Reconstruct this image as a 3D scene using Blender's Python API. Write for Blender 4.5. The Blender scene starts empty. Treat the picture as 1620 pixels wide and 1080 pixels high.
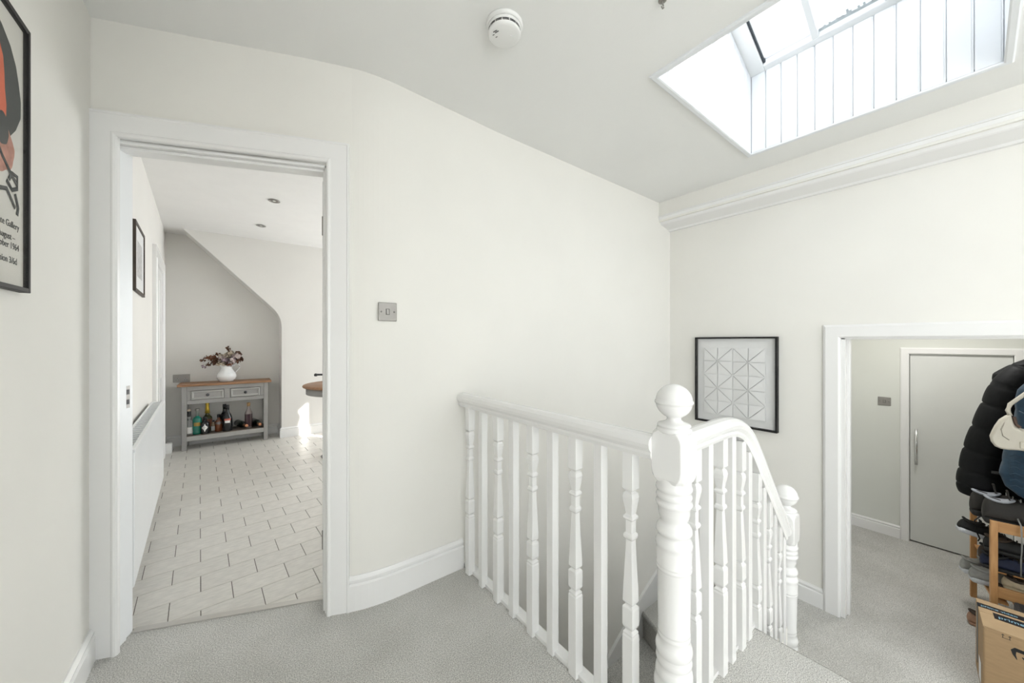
import bpy, bmesh, math, random
from mathutils import Vector, Matrix
random.seed(7)
R = math.radians
scene = bpy.context.scene
COL = scene.collection

# ------------------------------------------------------------------ camera
cam_d = bpy.data.cameras.new('camera'); cam = bpy.data.objects.new('camera', cam_d); COL.objects.link(cam)
cam_d.sensor_width = 36.0; cam_d.lens = 36.0 * 565.0 / 1620.0; cam_d.clip_start = 0.02
cam.location = (0, 0, 1.2); cam.rotation_euler = (R(90), 0, R(-37.6))
scene.camera = cam

# ------------------------------------------------------------------ light and exposure
vs = scene.view_settings
vs.view_transform = 'Standard'; vs.look = 'None'; vs.gamma = 1.0; vs.use_curve_mapping = False
vs.exposure = 1.25
w = bpy.data.worlds.new('sky'); scene.world = w; w.use_nodes = True
bg = w.node_tree.nodes['Background']; bg.inputs['Color'].default_value = (0.95, 0.975, 1.0, 1); bg.inputs['Strength'].default_value = 2.6
sd = bpy.data.lights.new('sun', 'SUN'); sun = bpy.data.objects.new('sun', sd); COL.objects.link(sun)
sd.energy = 7.5; sd.angle = R(0.6); sd.color = (1.0, 0.96, 0.9)
sun.rotation_euler = Vector((-1.26, 1.68, -1.0)).to_track_quat('-Z', 'Y').to_euler()

def portal(name, loc, direction, sx, sy):
    d = bpy.data.lights.new(name, 'AREA'); d.shape = 'RECTANGLE'; d.size = sx; d.size_y = sy
    o = bpy.data.objects.new(name, d); COL.objects.link(o); o.location = loc
    o.rotation_euler = Vector(direction).to_track_quat('-Z', 'Y').to_euler()
    d.cycles.is_portal = True
    return o

# ------------------------------------------------------------------ materials
MATS = {}
def mat(name, col, rough=0.5, metal=0.0, noise=0.0, nscale=8.0, bump=0.0, bscale=200.0, spec=0.5, trans=0.0, coat=0.0, col2=None, stretch=None, rnd=0.0, sheen=0.0, subs=None):
    if name in MATS: return MATS[name]
    m = bpy.data.materials.new(name); m.use_nodes = True; MATS[name] = m
    nt = m.node_tree; p = nt.nodes['Principled BSDF']
    p.inputs['Roughness'].default_value = rough; p.inputs['Metallic'].default_value = metal
    p.inputs['Specular IOR Level'].default_value = spec
    if trans: p.inputs['Transmission Weight'].default_value = trans; p.inputs['IOR'].default_value = 1.45
    if coat: p.inputs['Coat Weight'].default_value = coat; p.inputs['Coat Roughness'].default_value = 0.1
    if sheen: p.inputs['Sheen Weight'].default_value = sheen
    c = (*col, 1.0)
    tc = nt.nodes.new('ShaderNodeTexCoord'); src = tc.outputs['Object']
    if stretch:
        mp = nt.nodes.new('ShaderNodeMapping'); mp.inputs['Scale'].default_value = stretch
        nt.links.new(src, mp.inputs['Vector']); src = mp.outputs['Vector']
    nz = nt.nodes.new('ShaderNodeTexNoise'); nz.inputs['Scale'].default_value = nscale; nz.inputs['Detail'].default_value = 5
    nt.links.new(src, nz.inputs['Vector'])
    mx = nt.nodes.new('ShaderNodeMix'); mx.data_type = 'RGBA'
    k2 = col2 if col2 else tuple(max(0, v * (1 - noise)) for v in col)
    mx.inputs['A'].default_value = c; mx.inputs['B'].default_value = (*k2, 1)
    rp = nt.nodes.new('ShaderNodeValToRGB'); rp.color_ramp.elements[0].position = 0.35; rp.color_ramp.elements[1].position = 0.68
    nt.links.new(nz.outputs['Fac'], rp.inputs['Fac']); nt.links.new(rp.outputs['Color'], mx.inputs['Factor'])
    out = mx.outputs['Result']
    if rnd:
        oi = nt.nodes.new('ShaderNodeObjectInfo'); hs = nt.nodes.new('ShaderNodeHueSaturation')
        mr = nt.nodes.new('ShaderNodeMapRange'); mr.inputs['To Min'].default_value = 1 - rnd; mr.inputs['To Max'].default_value = 1 + rnd * 0.5
        nt.links.new(oi.outputs['Random'], mr.inputs['Value']); nt.links.new(mr.outputs['Result'], hs.inputs['Value'])
        nt.links.new(out, hs.inputs['Color']); out = hs.outputs['Color']
    nt.links.new(out, p.inputs['Base Color'])
    if bump:
        n2 = nt.nodes.new('ShaderNodeTexNoise'); n2.inputs['Scale'].default_value = bscale; n2.inputs['Detail'].default_value = 3
        nt.links.new(src, n2.inputs['Vector'])
        b = nt.nodes.new('ShaderNodeBump'); b.inputs['Strength'].default_value = bump; b.inputs['Distance'].default_value = 0.002
        nt.links.new(n2.outputs['Fac'], b.inputs['Height']); nt.links.new(b.outputs['Normal'], p.inputs['Normal'])
    return m

def glass_mat(name, tint, gloss=0.06, rough=0.02):
    if name in MATS: return MATS[name]
    m = bpy.data.materials.new(name); m.use_nodes = True; MATS[name] = m; nt = m.node_tree
    nt.nodes.remove(nt.nodes['Principled BSDF']); o = nt.nodes['Material Output']
    t = nt.nodes.new('ShaderNodeBsdfTransparent'); t.inputs['Color'].default_value = (*tint, 1)
    g = nt.nodes.new('ShaderNodeBsdfGlossy'); g.inputs['Roughness'].default_value = rough
    mx = nt.nodes.new('ShaderNodeMixShader'); mx.inputs['Fac'].default_value = gloss
    nt.links.new(t.outputs[0], mx.inputs[1]); nt.links.new(g.outputs[0], mx.inputs[2]); nt.links.new(mx.outputs[0], o.inputs['Surface'])
    return m

def carpet_mat(name, a, b):
    m = bpy.data.materials.new(name); m.use_nodes = True; MATS[name] = m; nt = m.node_tree; p = nt.nodes['Principled BSDF']
    p.inputs['Roughness'].default_value = 0.95; p.inputs['Specular IOR Level'].default_value = 0.15; p.inputs['Sheen Weight'].default_value = 0.15
    tc = nt.nodes.new('ShaderNodeTexCoord')
    def noise(s, d):
        n = nt.nodes.new('ShaderNodeTexNoise'); n.inputs['Scale'].default_value = s; n.inputs['Detail'].default_value = d
        nt.links.new(tc.outputs['Object'], n.inputs['Vector']); return n
    n1, n2, n3 = noise(260, 4), noise(3.5, 3), noise(420, 2)
    r1 = nt.nodes.new('ShaderNodeValToRGB'); r1.color_ramp.elements[0].position = 0.36; r1.color_ramp.elements[1].position = 0.62
    r1.color_ramp.elements[0].color = (*b, 1); r1.color_ramp.elements[1].color = (*a, 1)
    nt.links.new(n1.outputs['Fac'], r1.inputs['Fac'])
    mx = nt.nodes.new('ShaderNodeMix'); mx.data_type = 'RGBA'; mx.blend_type = 'MULTIPLY'; mx.inputs['Factor'].default_value = 1
    r2 = nt.nodes.new('ShaderNodeValToRGB'); r2.color_ramp.elements[0].position = 0.35; r2.color_ramp.elements[1].position = 0.65
    r2.color_ramp.elements[0].color = (0.86, 0.86, 0.85, 1); r2.color_ramp.elements[1].color = (1, 1, 1, 1)
    nt.links.new(n2.outputs['Fac'], r2.inputs['Fac'])
    nt.links.new(r1.outputs['Color'], mx.inputs['A']); nt.links.new(r2.outputs['Color'], mx.inputs['B'])
    nt.links.new(mx.outputs['Result'], p.inputs['Base Color'])
    bp = nt.nodes.new('ShaderNodeBump'); bp.inputs['Strength'].default_value = 0.7; bp.inputs['Distance'].default_value = 0.004
    nt.links.new(n3.outputs['Fac'], bp.inputs['Height']); nt.links.new(bp.outputs['Normal'], p.inputs['Normal'])
    return m

WALL = mat('wall_paint', (0.85, 0.834, 0.785), 0.75, noise=0.03, nscale=2.0, bump=0.08, bscale=60, spec=0.25)
CEIL = mat('ceiling_paint', (0.90, 0.90, 0.88), 0.8, noise=0.02, nscale=2.0, bump=0.06, bscale=50, spec=0.2)
KWALL = mat('kitchen_paint', (0.82, 0.80, 0.76), 0.75, noise=0.03, nscale=2.0, bump=0.06, bscale=60, spec=0.2)
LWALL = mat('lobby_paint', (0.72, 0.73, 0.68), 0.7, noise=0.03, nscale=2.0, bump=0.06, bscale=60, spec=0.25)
GLOSS = mat('white_gloss', (0.87, 0.865, 0.85), 0.25, noise=0.008, nscale=6, bump=0.05, bscale=40, spec=0.5)
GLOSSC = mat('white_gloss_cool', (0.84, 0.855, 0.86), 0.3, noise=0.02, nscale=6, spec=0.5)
CARPET = carpet_mat('grey_carpet', (0.84, 0.825, 0.785), (0.38, 0.372, 0.35))
TILE = mat('tile_stone', (0.74, 0.715, 0.665), 0.32, noise=0.14, nscale=22, bump=0.25, bscale=30, spec=0.5, stretch=(1, 3, 1), rnd=0.05)
GROUT = mat('grout', (0.16, 0.14, 0.12), 0.9, noise=0.2)
STEEL = mat('brushed_steel', (0.33, 0.315, 0.295), 0.45, 0.75, noise=0.08, nscale=20, stretch=(1, 1, 14))
CHROME = mat('chrome', (0.75, 0.75, 0.75), 0.15, 1.0)
DARK = mat('dark_plastic', (0.02, 0.02, 0.022), 0.5)
BLACKWOOD = mat('black_frame', (0.012, 0.011, 0.011), 0.5, noise=0.3, nscale=40, spec=0.3)
PLASTIC = mat('white_plastic', (0.86, 0.86, 0.84), 0.4)
PAPER = mat('white_paper', (0.86, 0.86, 0.85), 0.85, noise=0.01)
GREYPAINT = mat('grey_paint', (0.33, 0.32, 0.305), 0.5, noise=0.06, nscale=10)
PINE = mat('pine_waxed', (0.36, 0.19, 0.095), 0.45, nscale=6, col2=(0.24, 0.115, 0.05), stretch=(1.2, 9, 9), noise=0.2)
PINER = mat('pine_raw', (0.66, 0.37, 0.16), 0.5, nscale=5, col2=(0.50, 0.25, 0.09), stretch=(8, 8, 1.2), noise=0.2)
GLASS = glass_mat('window_glass', (0.97, 0.98, 0.985))
DIMGLASS = glass_mat('dimmed_roof_glass', (0.70, 0.71, 0.72), 0.04, 0.1)  # tint added to cut the daylight entering the skylight shaft
PICGLASS = glass_mat('picture_glass', (0.985, 0.985, 0.985), 0.03, 0.03)

# ------------------------------------------------------------------ mesh helpers
class MB:
    def __init__(s): s.v = []; s.f = []; s.sm = []
    def add(s, vs, fs, smooth=False):
        n = len(s.v); s.v += [tuple(v) for v in vs]
        for f in fs: s.f.append([i + n for i in f]); s.sm.append(smooth)
        return s
    def box(s, x0, x1, y0, y1, z0, z1):
        v = [(x0,y0,z0),(x1,y0,z0),(x1,y1,z0),(x0,y1,z0),(x0,y0,z1),(x1,y0,z1),(x1,y1,z1),(x0,y1,z1)]
        return s.add(v, [(3,2,1,0),(4,5,6,7),(0,1,5,4),(1,2,6,5),(2,3,7,6),(3,0,4,7)])
    def loft(s, rings, cap=True, smooth=True, closed=True):
        n = len(rings[0]); v = [p for r in rings for p in r]; f = []
        for i in range(len(rings) - 1):
            for j in range(n if closed else n - 1):
                k = (j + 1) % n
                f.append((i*n + j, i*n + k, (i+1)*n + k, (i+1)*n + j))
        s.add(v, f, smooth)
        if cap:
            s.add(rings[0], [tuple(range(n))[::-1]]); s.add(rings[-1], [tuple(range(n))])
        return s
    def prism(s, pts, z0, z1):
        a = sum(pts[i][0]*pts[(i+1)%len(pts)][1] - pts[(i+1)%len(pts)][0]*pts[i][1] for i in range(len(pts)))
        if a < 0: pts = pts[::-1]
        return s.loft([[(x, y, z0) for x, y in pts], [(x, y, z1) for x, y in pts]], True, False)
    def prism_y(s, pts, y0, y1):     # pts in (x, z)
        return s.loft([[(x, y1, z) for x, z in pts], [(x, y0, z) for x, z in pts]], True, False)
    def prism_x(s, pts, x0, x1):     # pts in (y, z)
        return s.loft([[(x0, y, z) for y, z in pts], [(x1, y, z) for y, z in pts]], True, False)
    def lathe(s, prof, n=20, cx=0, cy=0, smooth=True, cap=True):
        return s.loft([[(cx + r*math.cos(2*math.pi*j/n), cy + r*math.sin(2*math.pi*j/n), z) for j in range(n)] for r, z in prof], cap, smooth)
    def square(s, prof, cx=0, cy=0):  # square-section turning
        return s.loft([[(cx-h, cy-h, z), (cx+h, cy-h, z), (cx+h, cy+h, z), (cx-h, cy+h, z)] for h, z in prof], True, False)
    def tube(s, path, r, n=8, cap=True):
        rings = []; path = [Vector(p) for p in path]
        for i, p in enumerate(path):
            t = (path[min(i+1, len(path)-1)] - path[max(i-1, 0)]).normalized()
            a = t.cross(Vector((0, 0, 1)));
            if a.length < 1e-3: a = t.cross(Vector((1, 0, 0)))
            a.normalize(); b = a.cross(t); rr = r[i] if isinstance(r, (list, tuple)) else r
            rings.append([tuple(p + a*rr*math.cos(2*math.pi*j/n) + b*rr*math.sin(2*math.pi*j/n)) for j in range(n)])
        return s.loft(rings, cap, True)
    def sweep(s, path, prof, smooth=False):  # path 3D; prof (side, up); side = horizontal right-hand normal, mitred
        path = [Vector(p) for p in path]; rings = []
        for i, p in enumerate(path):
            d0 = (path[i] - path[i-1]) if i > 0 else (path[1] - path[0])
            d1 = (path[i+1] - path[i]) if i < len(path) - 1 else d0
            h0 = Vector((d0.x, d0.y, 0)).normalized(); h1 = Vector((d1.x, d1.y, 0)).normalized()
            h = (h0 + h1).normalized(); side = Vector((h.y, -h.x, 0)) / max(0.4, h.dot(h0))
            t = (d0.normalized() + d1.normalized()).normalized(); up = Vector((h.y, -h.x, 0)).cross(t)
            if up.z < 0: up = -up
            rings.append([tuple(p + side*a + up*b) for a, b in prof])
        return s.loft(rings, True, smooth)
    def build(s, name, m, parent=None, loc=None, rotz=0.0, bevel=0.0, seg=2, kind=None, rot=None, subsurf=0, sharp=None):
        me = bpy.data.meshes.new(name); me.from_pydata(s.v, [], s.f); me.validate()
        for p, sm in zip(me.polygons, s.sm): p.use_smooth = sm
        bm = bmesh.new(); bm.from_mesh(me); bmesh.ops.remove_doubles(bm, verts=bm.verts, dist=1e-5); bmesh.ops.recalc_face_normals(bm, faces=bm.faces); bm.to_mesh(me); bm.free()
        return link(name, me, m, parent, loc, rotz, bevel, seg, kind, rot, subsurf)

def link(name, me, m, parent=None, loc=None, rotz=0.0, bevel=0.0, seg=2, kind=None, rot=None, subsurf=0):
    o = bpy.data.objects.new(name, me); COL.objects.link(o)
    if m is not None and len(me.materials) == 0: me.materials.append(m)
    if loc: o.location = loc
    o.rotation_euler = rot if rot else (0, 0, rotz)
    if parent: o.parent = parent
    if bevel:
        b = o.modifiers.new('bevel', 'BEVEL'); b.width = bevel; b.segments = seg; b.limit_method = 'ANGLE'; b.angle_limit = R(40); b.harden_normals = False
    if subsurf:
        u = o.modifiers.new('sub', 'SUBSURF'); u.levels = u.render_levels = subsurf
    if kind: o['kind'] = kind
    return o
def struct(o): o['kind'] = 'structure'; return o
def tag(o, label, cat, group=None):
    o['label'] = label; o['category'] = cat
    if group: o['group'] = group
    return o
def thing(name, label, cat, loc=(0,0,0), rotz=0.0, group=None, rot=None):
    o = bpy.data.objects.new(name, None); COL.objects.link(o); o.empty_display_size = 0.05
    o.location = loc; o.rotation_euler = rot if rot else (0, 0, rotz)
    return tag(o, label, cat, group)
def empty_struct(name, loc=(0,0,0), rotz=0.0):
    o = bpy.data.objects.new(name, None); COL.objects.link(o); o.location = loc; o.rotation_euler = (0, 0, rotz); o.empty_display_size = 0.05
    return struct(o)
def B(*a): return MB().box(*a)
def text_mesh(txt, size, align='LEFT', bold=0.0):
    c = bpy.data.curves.new('lettering', 'FONT'); c.body = txt; c.size = size; c.align_x = align; c.extrude = 0.0002; c.offset = bold
    o = bpy.data.objects.new('tmp', c); COL.objects.link(o)
    dg = bpy.context.evaluated_depsgraph_get(); me = bpy.data.meshes.new_from_object(o.evaluated_get(dg))
    bpy.data.objects.remove(o); me.name = 'lettering'; me.materials.clear()
    return me
def orient(xdir, ydir):    # euler for an object whose local x and y run along these directions
    x = Vector(xdir).normalized(); y = Vector(ydir).normalized(); z = x.cross(y)
    return Matrix((x, y, z)).transposed().to_euler()
def bez(p0, p1, p2, n=8):
    return [((1-t)**2*p0[0] + 2*t*(1-t)*p1[0] + t*t*p2[0], (1-t)**2*p0[1] + 2*t*(1-t)*p1[1] + t*t*p2[1]) for t in [i/n for i in range(n+1)]]

# ================================================================== SETTING
ZL = -0.57                    # lower landing level
XL, XR, YS, YF = -0.44, 3.08, 1.675, -4.2
ZC = 2.40
DO = (XL, 2.05); DA = math.atan2(-0.375, 0.927)          # door wall origin and angle
du = (math.cos(DA), math.sin(DA)); dn = (-math.sin(DA), math.cos(DA))
def dw(s, n): return (DO[0] + du[0]*s + dn[0]*n, DO[1] + du[1]*s + dn[1]*n)
KA = math.atan2(0.18, 2.9)     # kitchen skew
def kx(y): return XL - 0.18/2.9*(y - 2.3)

# floors -----------------------------------------------------------
landing = [(XL-.05, YF), (1.715, YF), (1.715, 0.60), (0.995, 0.60), (0.995, YS+.02), (0.5, YS+.02), dw(0.90, 0.02), dw(0.79, 0.115), dw(0.06, 0.115), (XL-.05, 2.12)]
fl = struct(MB().prism(landing, -0.19, 0.0).build('floor_landing', CARPET))
fl['label'] = 'grey carpet of the upper landing'
nose = MB(); nose.tube([(1.715, YF, -0.018), (1.715, 0.60, -0.018)], 0.018, 12)
nose.build('nosing', CARPET, fl)
MB().sweep([(0.995, YS+.02, 0), (0.995, 0.60, 0)], [(-0.012, -0.21), (0.0, -0.21), (0.0, 0.0), (-0.012, 0.0)]).build('apron', GLOSS, fl)
flo = struct(MB().prism([(2.15, YF), (4.85, YF), (4.85, 0.80), (3.2, 0.80), (3.2, 0.90), (3.08, 0.90), (2.17, 0.62), (2.15, 0.60)], ZL-0.24, ZL).build('floor_lower_landing', CARPET))
struct(MB().prism([(-0.6, 0.6), (3.2, 0.6), (3.2, 1.7), (-0.6, 1.7)], -2.5, -2.45).build('floor_stairwell', CARPET))

# steps ------------------------------------------------------------
st = empty_struct('stair_flight_upper', (1.9, 0.0, ZL))
def par(o, p):
    o.parent = p; o.matrix_parent_inverse = Matrix.Translation(-Vector(p.location)); return o
for i in (1, 2):
    x0 = 1.715 + 0.215*(i-1); z = -0.19*i
    b = MB().prism([(x0-.02, YF), (x0+0.215, YF), (x0+0.215, 0.60), (x0-.02, 0.60)], ZL-0.05, z)
    b.tube([(x0+0.215, YF, z-.018), (x0+0.215, 0.60, z-.018)], 0.018, 10)
    par(b.build('step', CARPET), st)
# winders round the lower newel
st2 = empty_struct('stair_flight_lower', (2.2, 1.1, -1.0))
P = (2.17, 0.62)
def winder(pts, z, nose_a, nose_b):
    b = MB().prism(pts, z-0.3, z); b.tube([(*nose_a, z-.02), (*nose_b, z-.02)], 0.02, 10)
    par(b.build('step', CARPET), st2)
winder([P, (3.08, 0.89), (3.08, 1.36)], -0.785, P, (3.08, 1.36))
winder([P, (3.08, 1.34), (3.08, YS), (2.635, YS)], -1.0, P, (2.635, YS-.01))
winder([P, (2.66, YS), (2.10, YS), (2.10, 0.60)], -1.21, (2.10, YS-.01), (2.10, 0.62))
for i in range(5):
    z = -1.21 - 0.205*(i+1); x = 2.10 - 0.235*i
    winder([(x+.02, 0.60), (x+.02, YS), (x-0.235, YS), (x-0.235, 0.60)], z, (x-0.235, YS-.01), (x-0.235, 0.60))
par(MB().box(2.10, 3.08, 0.585, 0.60, -1.3, ZL-.25).build('riser', CARPET), st2)
# wall below the upper flight (closes the stairwell)
struct(MB().box(0.97, 2.15, 0.56, 0.585, -2.45, -0.19).build('wall_stairwell', WALL))
struct(MB().box(0.93, 0.985, 0.585, YS, -2.45, -0.19).build('wall_stairwell_end', WALL))

# walls ------------------------------------------------------------
wl = MB()
LW0, LW1 = -3.9, -0.95                  # unseen left-wall window, added to light the landing
wl.box(XL-.12, XL, LW1, 2.12, -0.2, 2.62); wl.box(XL-.12, XL, YF-.12, LW0, -0.2, 2.62)
wl.box(XL-.12, XL, LW0, LW1, -0.2, 0.5); wl.box(XL-.12, XL, LW0, LW1, 2.2, 2.62)
struct(wl.build('wall_left', WALL))
FW0, FW1 = 0.0, 2.7                     # unseen window added behind the camera for bounce light
wfm = MB(); wfm.box(XL-.12, FW0, YF-.12, YF, -1.5, 2.62); wfm.box(FW1, XR+.12, YF-.12, YF, -1.5, 2.62); wfm.box(FW0, FW1, YF-.12, YF, -1.5, 0.6); wfm.box(FW0, FW1, YF-.12, YF, 2.2, 2.62)
struct(wfm.build('wall_front', WALL))
wd = MB(); wd.box(-0.14, 0.058, 0, 0.11, -0.2, 2.62); wd.box(0.058, 0.815, 0, 0.11, 1.975, 2.62); wd.box(0.815, 0.915, 0, 0.11, -0.2, 2.62)
struct(wd.build('wall_door', WALL, None, (*DO, 0), DA))
curve = bez(dw(0.905, 0), (0.4865, YS), (0.62, YS), 10)
ws = MB().prism(curve + [(3.25, YS), (3.25, YS+.125), (0.50, YS+.14), dw(0.905, 0.11)], -2.5, 2.62)
struct(ws.build('wall_stair', WALL))
YD0, YD1, ZD = 0.53, -0.52, 1.235      # lobby doorway
wr = MB(); wr.box(XR, XR+.12, YD0, YS+.05, -2.5, 2.62); wr.box(XR, XR+.12, YF-.12, YD1, -1.5, 2.62); wr.box(XR, XR+.12, YD1, YD0, ZD, 2.62); wr.box(XR, XR+.12, YD1, YD0, -1.0, ZL-.1)
wr.box(2.90, XR, YF, YS, 2.235, 2.62)
struct(wr.build('wall_right', WALL))
tm = MB().sweep([(XR, YF, 2.18), (XR, YS, 2.18)], [(0, 0), (-0.03, 0), (-0.105, 0.035)][:0] or [(0.0, 0.0), (-0.025, 0.0), (-0.035, 0.012), (-0.14, 0.035), (-0.15, 0.04), (-0.165, 0.062), (-0.172, 0.066), (-0.182, 0.07), (-0.188, 0.088), (-0.196, 0.09), (-0.196, 0.10), (0.0, 0.10)])
struct(tm.build('trim_1', GLOSS))

# ceiling with the skylight opening ---------------------------------
SX0, SX1, SY0, SY1 = 1.505, 2.60, -0.075, 0.875
c = MB(); zt = ZC + 0.03
c.prism_y([(XL-.12, 2.43), (0.25, 2.43), (1.2, ZC), (SX0-.0185, ZC), (SX0-.0185, zt+.03), (XL-.12, zt+.03)], YF-.12, 2.12); e_ = .0185
c.box(SX1+e_, 2.95, YF-.12, YS+.02, ZC, zt); c.box(SX0-e_, SX1+e_, YF-.12, SY0-e_, ZC, zt); c.box(SX0-e_, SX1+e_, SY1+e_, YS+.02, ZC, zt)
struct(c.build('ceiling_landing', CEIL))
sky = empty_struct('window_1', (SX1, SY1, ZC))
ZT = 2.885; SL = 0.42                    # wall head at the low side, roof slope up towards -x
def ztop(x): return ZT + (SX1 - x) * SL
BOARD = mat('white_board', (0.84, 0.86, 0.88), 0.35, noise=0.02, nscale=6)
# backing
bk = MB(); t = 0.0065
bk.box(SX1+.007, SX1+.06, SY0-.06, SY1+.06, ZC+.012, ztop(SX1)+.0)
bk.box(SX0-.06, SX0-.007, SY0-.06, SY1+.06, ZC+.012, ztop(SX0)+.02)
bk.prism_y([(SX0-.06, ZC+.012), (SX1+.06, ZC+.012), (SX1+.06, ztop(SX1)), (SX0-.06, ztop(SX0))], SY1+.007, SY1+.06)
bk.prism_y([(SX0-.06, ZC+.012), (SX1+.06, ZC+.012), (SX1+.06, ztop(SX1)), (SX0-.06, ztop(SX0))], SY0-.06, SY0-.007)
par(bk.build('shaft', BOARD), sky)
# boards: tongue-and-groove with a bead, each a part
def boards_x(x_front, ya, yb, n, sgn):
    wbd = (yb - ya) / n
    for i in range(n):
        y0 = ya + i*wbd + .0015; y1 = ya + (i+1)*wbd - .0015
        b = MB().box(min(x_front, x_front + sgn*t), max(x_front, x_front + sgn*t), y0+.0055, y1, ZC-.001, ztop(SX1 if sgn > 0 else SX0)-.002)
        b.tube([(x_front + sgn*.0035, y0+.0025, ZC-.001), (x_front + sgn*.0035, y0+.0025, ztop(SX1 if sgn > 0 else SX0)-.004)], .004, 6)
        par(b.build('board', BOARD, bevel=.002, seg=1), sky)
def boards_y(y_front, n, sgn):
    wbd = (SX1 - SX0) / n
    for i in range(n):
        x0 = SX0 + i*wbd + .0015; x1 = SX0 + (i+1)*wbd - .0015
        b = MB().prism_y([(x0+.0055, ZC-.001), (x1, ZC-.001), (x1, ztop(x1)-.002), (x0+.0055, ztop(x0+.0055)-.002)], min(y_front, y_front+sgn*t), max(y_front, y_front+sgn*t))
        b.tube([(x0+.0025, y_front+sgn*.0035, ZC-.001), (x0+.0025, y_front+sgn*.0035, ztop(x0)-.004)], .004, 6)
        par(b.build('board', BOARD, bevel=.002, seg=1), sky)
boards_x(SX1, SY0, SY1, 12, 1); boards_x(SX0, SY0, SY1, 12, -1)
boards_y(SY1, 13, 1); boards_y(SY0, 13, -1)
ed = MB(); er = []
for o_, z_ in ((.002, ZC-.002), (.002, ZC-.009), (-.004, ZC-.012), (-.020, ZC-.012), (-.026, ZC-.008), (-.026, ZC+.002)):
    er.append([(SX0+o_, SY0+o_, z_), (SX1-o_, SY0+o_, z_), (SX1-o_, SY1-o_, z_), (SX0+o_, SY1-o_, z_)])
ed.loft(er, False, False)
par(ed.build('edge_bead', BOARD), sky)
# roof light: frame, bars, panes (built in the slope)
def roofbar(y0, y1, x0, x1, h0, h1, name, m):
    b = MB().prism_y([(x0, ztop(x0)+h0), (x1, ztop(x1)+h0), (x1, ztop(x1)+h1), (x0, ztop(x0)+h1)], y0, y1)
    par(b.build(name, m, bevel=.003, seg=1), sky)
roofbar(SY1-.075, SY1+.08, SX0-.08, SX1+.08, 0, .05, 'frame', GLOSSC); roofbar(SY0-.08, SY0+.04, SX0-.08, SX1+.08, 0, .05, 'frame', GLOSSC)
roofbar(SY0+.04, SY1-.075, SX1-.03, SX1+.08, 0, .05, 'frame', GLOSSC); roofbar(SY0+.04, SY1-.075, SX0-.08, SX0+.05, 0, .05, 'frame', GLOSSC)
gy = [SY0+.04, 0.262, 0.548, SY1-.075]
for y in gy[1:3]: roofbar(y-.016, y+.016, SX0+.05, SX1-.03, .0, .045, 'glazing_bar', GLOSSC)
roofbar(SY1-.089, SY1-.075, SX0+.05, SX1-.03, .012, .04, 'gasket', mat('lead', (0.05, 0.06, 0.07), 0.6))
for i in range(3): roofbar(gy[i]+.016*(i>0), gy[i+1]-(.016 if i < 2 else .014), SX0+.05, SX1-.03, .03, .036, 'pane', DIMGLASS)
PUTTY = mat('old_putty', (0.55, 0.60, 0.63), 0.8, noise=0.2, nscale=30)
pm = MB()
for i in range(26):
    y = 0.27 + i*.0105; hgt = .012 + .03*random.random()*(1 if 6 < i < 16 else .3)
    x0 = SX1-.03-hgt; x1 = SX1-.03
    pm.prism_y([(x0, ztop(x0)+.028), (x1, ztop(x1)+.028), (x1, ztop(x1)+.0305), (x0, ztop(x0)+.0305)], y, y+.0106)
par(pm.build('putty', PUTTY), sky)
portal('skylight_portal', ((SX0+SX1)/2, (SY0+SY1)/2, ztop((SX0+SX1)/2)+.12), (-SL*.9, 0, -1), 1.3, 1.1)

# windows added behind the camera as unseen daylight sources -------------------------
w3 = empty_struct('added_window_3', (XL-.06, -2.6, 0.5))
def frame_x(p, x0, x1, ya, yb, za, zb, fw, ny, nz):
    for a in ((ya, ya+fw, za, zb), (yb-fw, yb, za, zb), (ya, yb, za, za+fw), (ya, yb, zb-fw, zb)): par(B(x0, x1, *a).build('frame', GLOSS, bevel=.003, seg=1), p)
    for i in range(1, ny): y = ya + (yb-ya)*i/ny; par(B(x0, x1, y-.015, y+.015, za, zb).build('glazing_bar', GLOSS), p)
    for i in range(1, nz): z = za + (zb-za)*i/nz; par(B(x0, x1, ya, yb, z-.015, z+.015).build('glazing_bar', GLOSS), p)
    xm = (x0+x1)/2; par(B(xm-.003, xm+.003, ya+.02, yb-.02, za+.02, zb-.02).build('pane', GLASS), p)
frame_x(w3, XL-.09, XL-.04, LW0, LW1, 0.5, 2.2, .05, 3, 1)
portal('added_left_portal', (XL-.125, (LW0+LW1)/2, 1.35), (1, 0, 0), 1.7, LW1-LW0)
w5 = empty_struct('added_window_5', (1.35, YF-.06, 0.6))
for a in ((FW0, FW0+.05, .6, 2.2), (FW1-.05, FW1, .6, 2.2), (FW0, FW1, .6, .65), (FW0, FW1, 2.15, 2.2)): par(B(a[0], a[1], YF-.09, YF-.04, a[2], a[3]).build('frame', GLOSS, bevel=.003, seg=1), w5)
for x in (0.9, 1.8): par(B(x-.02, x+.02, YF-.09, YF-.04, .6, 2.2).build('glazing_bar', GLOSS), w5)
par(B(FW0+.02, FW1-.02, YF-.068, YF-.062, .62, 2.18).build('pane', GLASS), w5)
portal('added_front_portal', (1.35, YF-.125, 1.4), (0, 1, 0), FW1-FW0, 1.6)

# skirtings ---------------------------------------------------------
SK = lambda h, t: [(0, 0), (t, 0), (t, h*.74), (t*.55, h*.78), (t*.75, h*.84), (t*.8, h*.9), (t*.45, h*.96), (t*.3, h), (0, h)]
def skirt(name, path, h=.15, t=.018, z=0.0, m=GLOSS): return struct(MB().sweep([(*p, z) for p in path], SK(h, t)).build(name, m))
skirt('baseboard_left', [(XL, YF), (XL, 2.05)], .12)
cs = bez(dw(0.905, 0), (0.4865, YS), (0.62, YS), 8)
skirt('baseboard_stair', cs + [(0.955, YS)])
skirt('baseboard_right', [(XR, 0.70), (XR, 0.615)][:0] or [(XR, 1.0), (XR, 0.615)], .13, .018, ZL)
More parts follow.
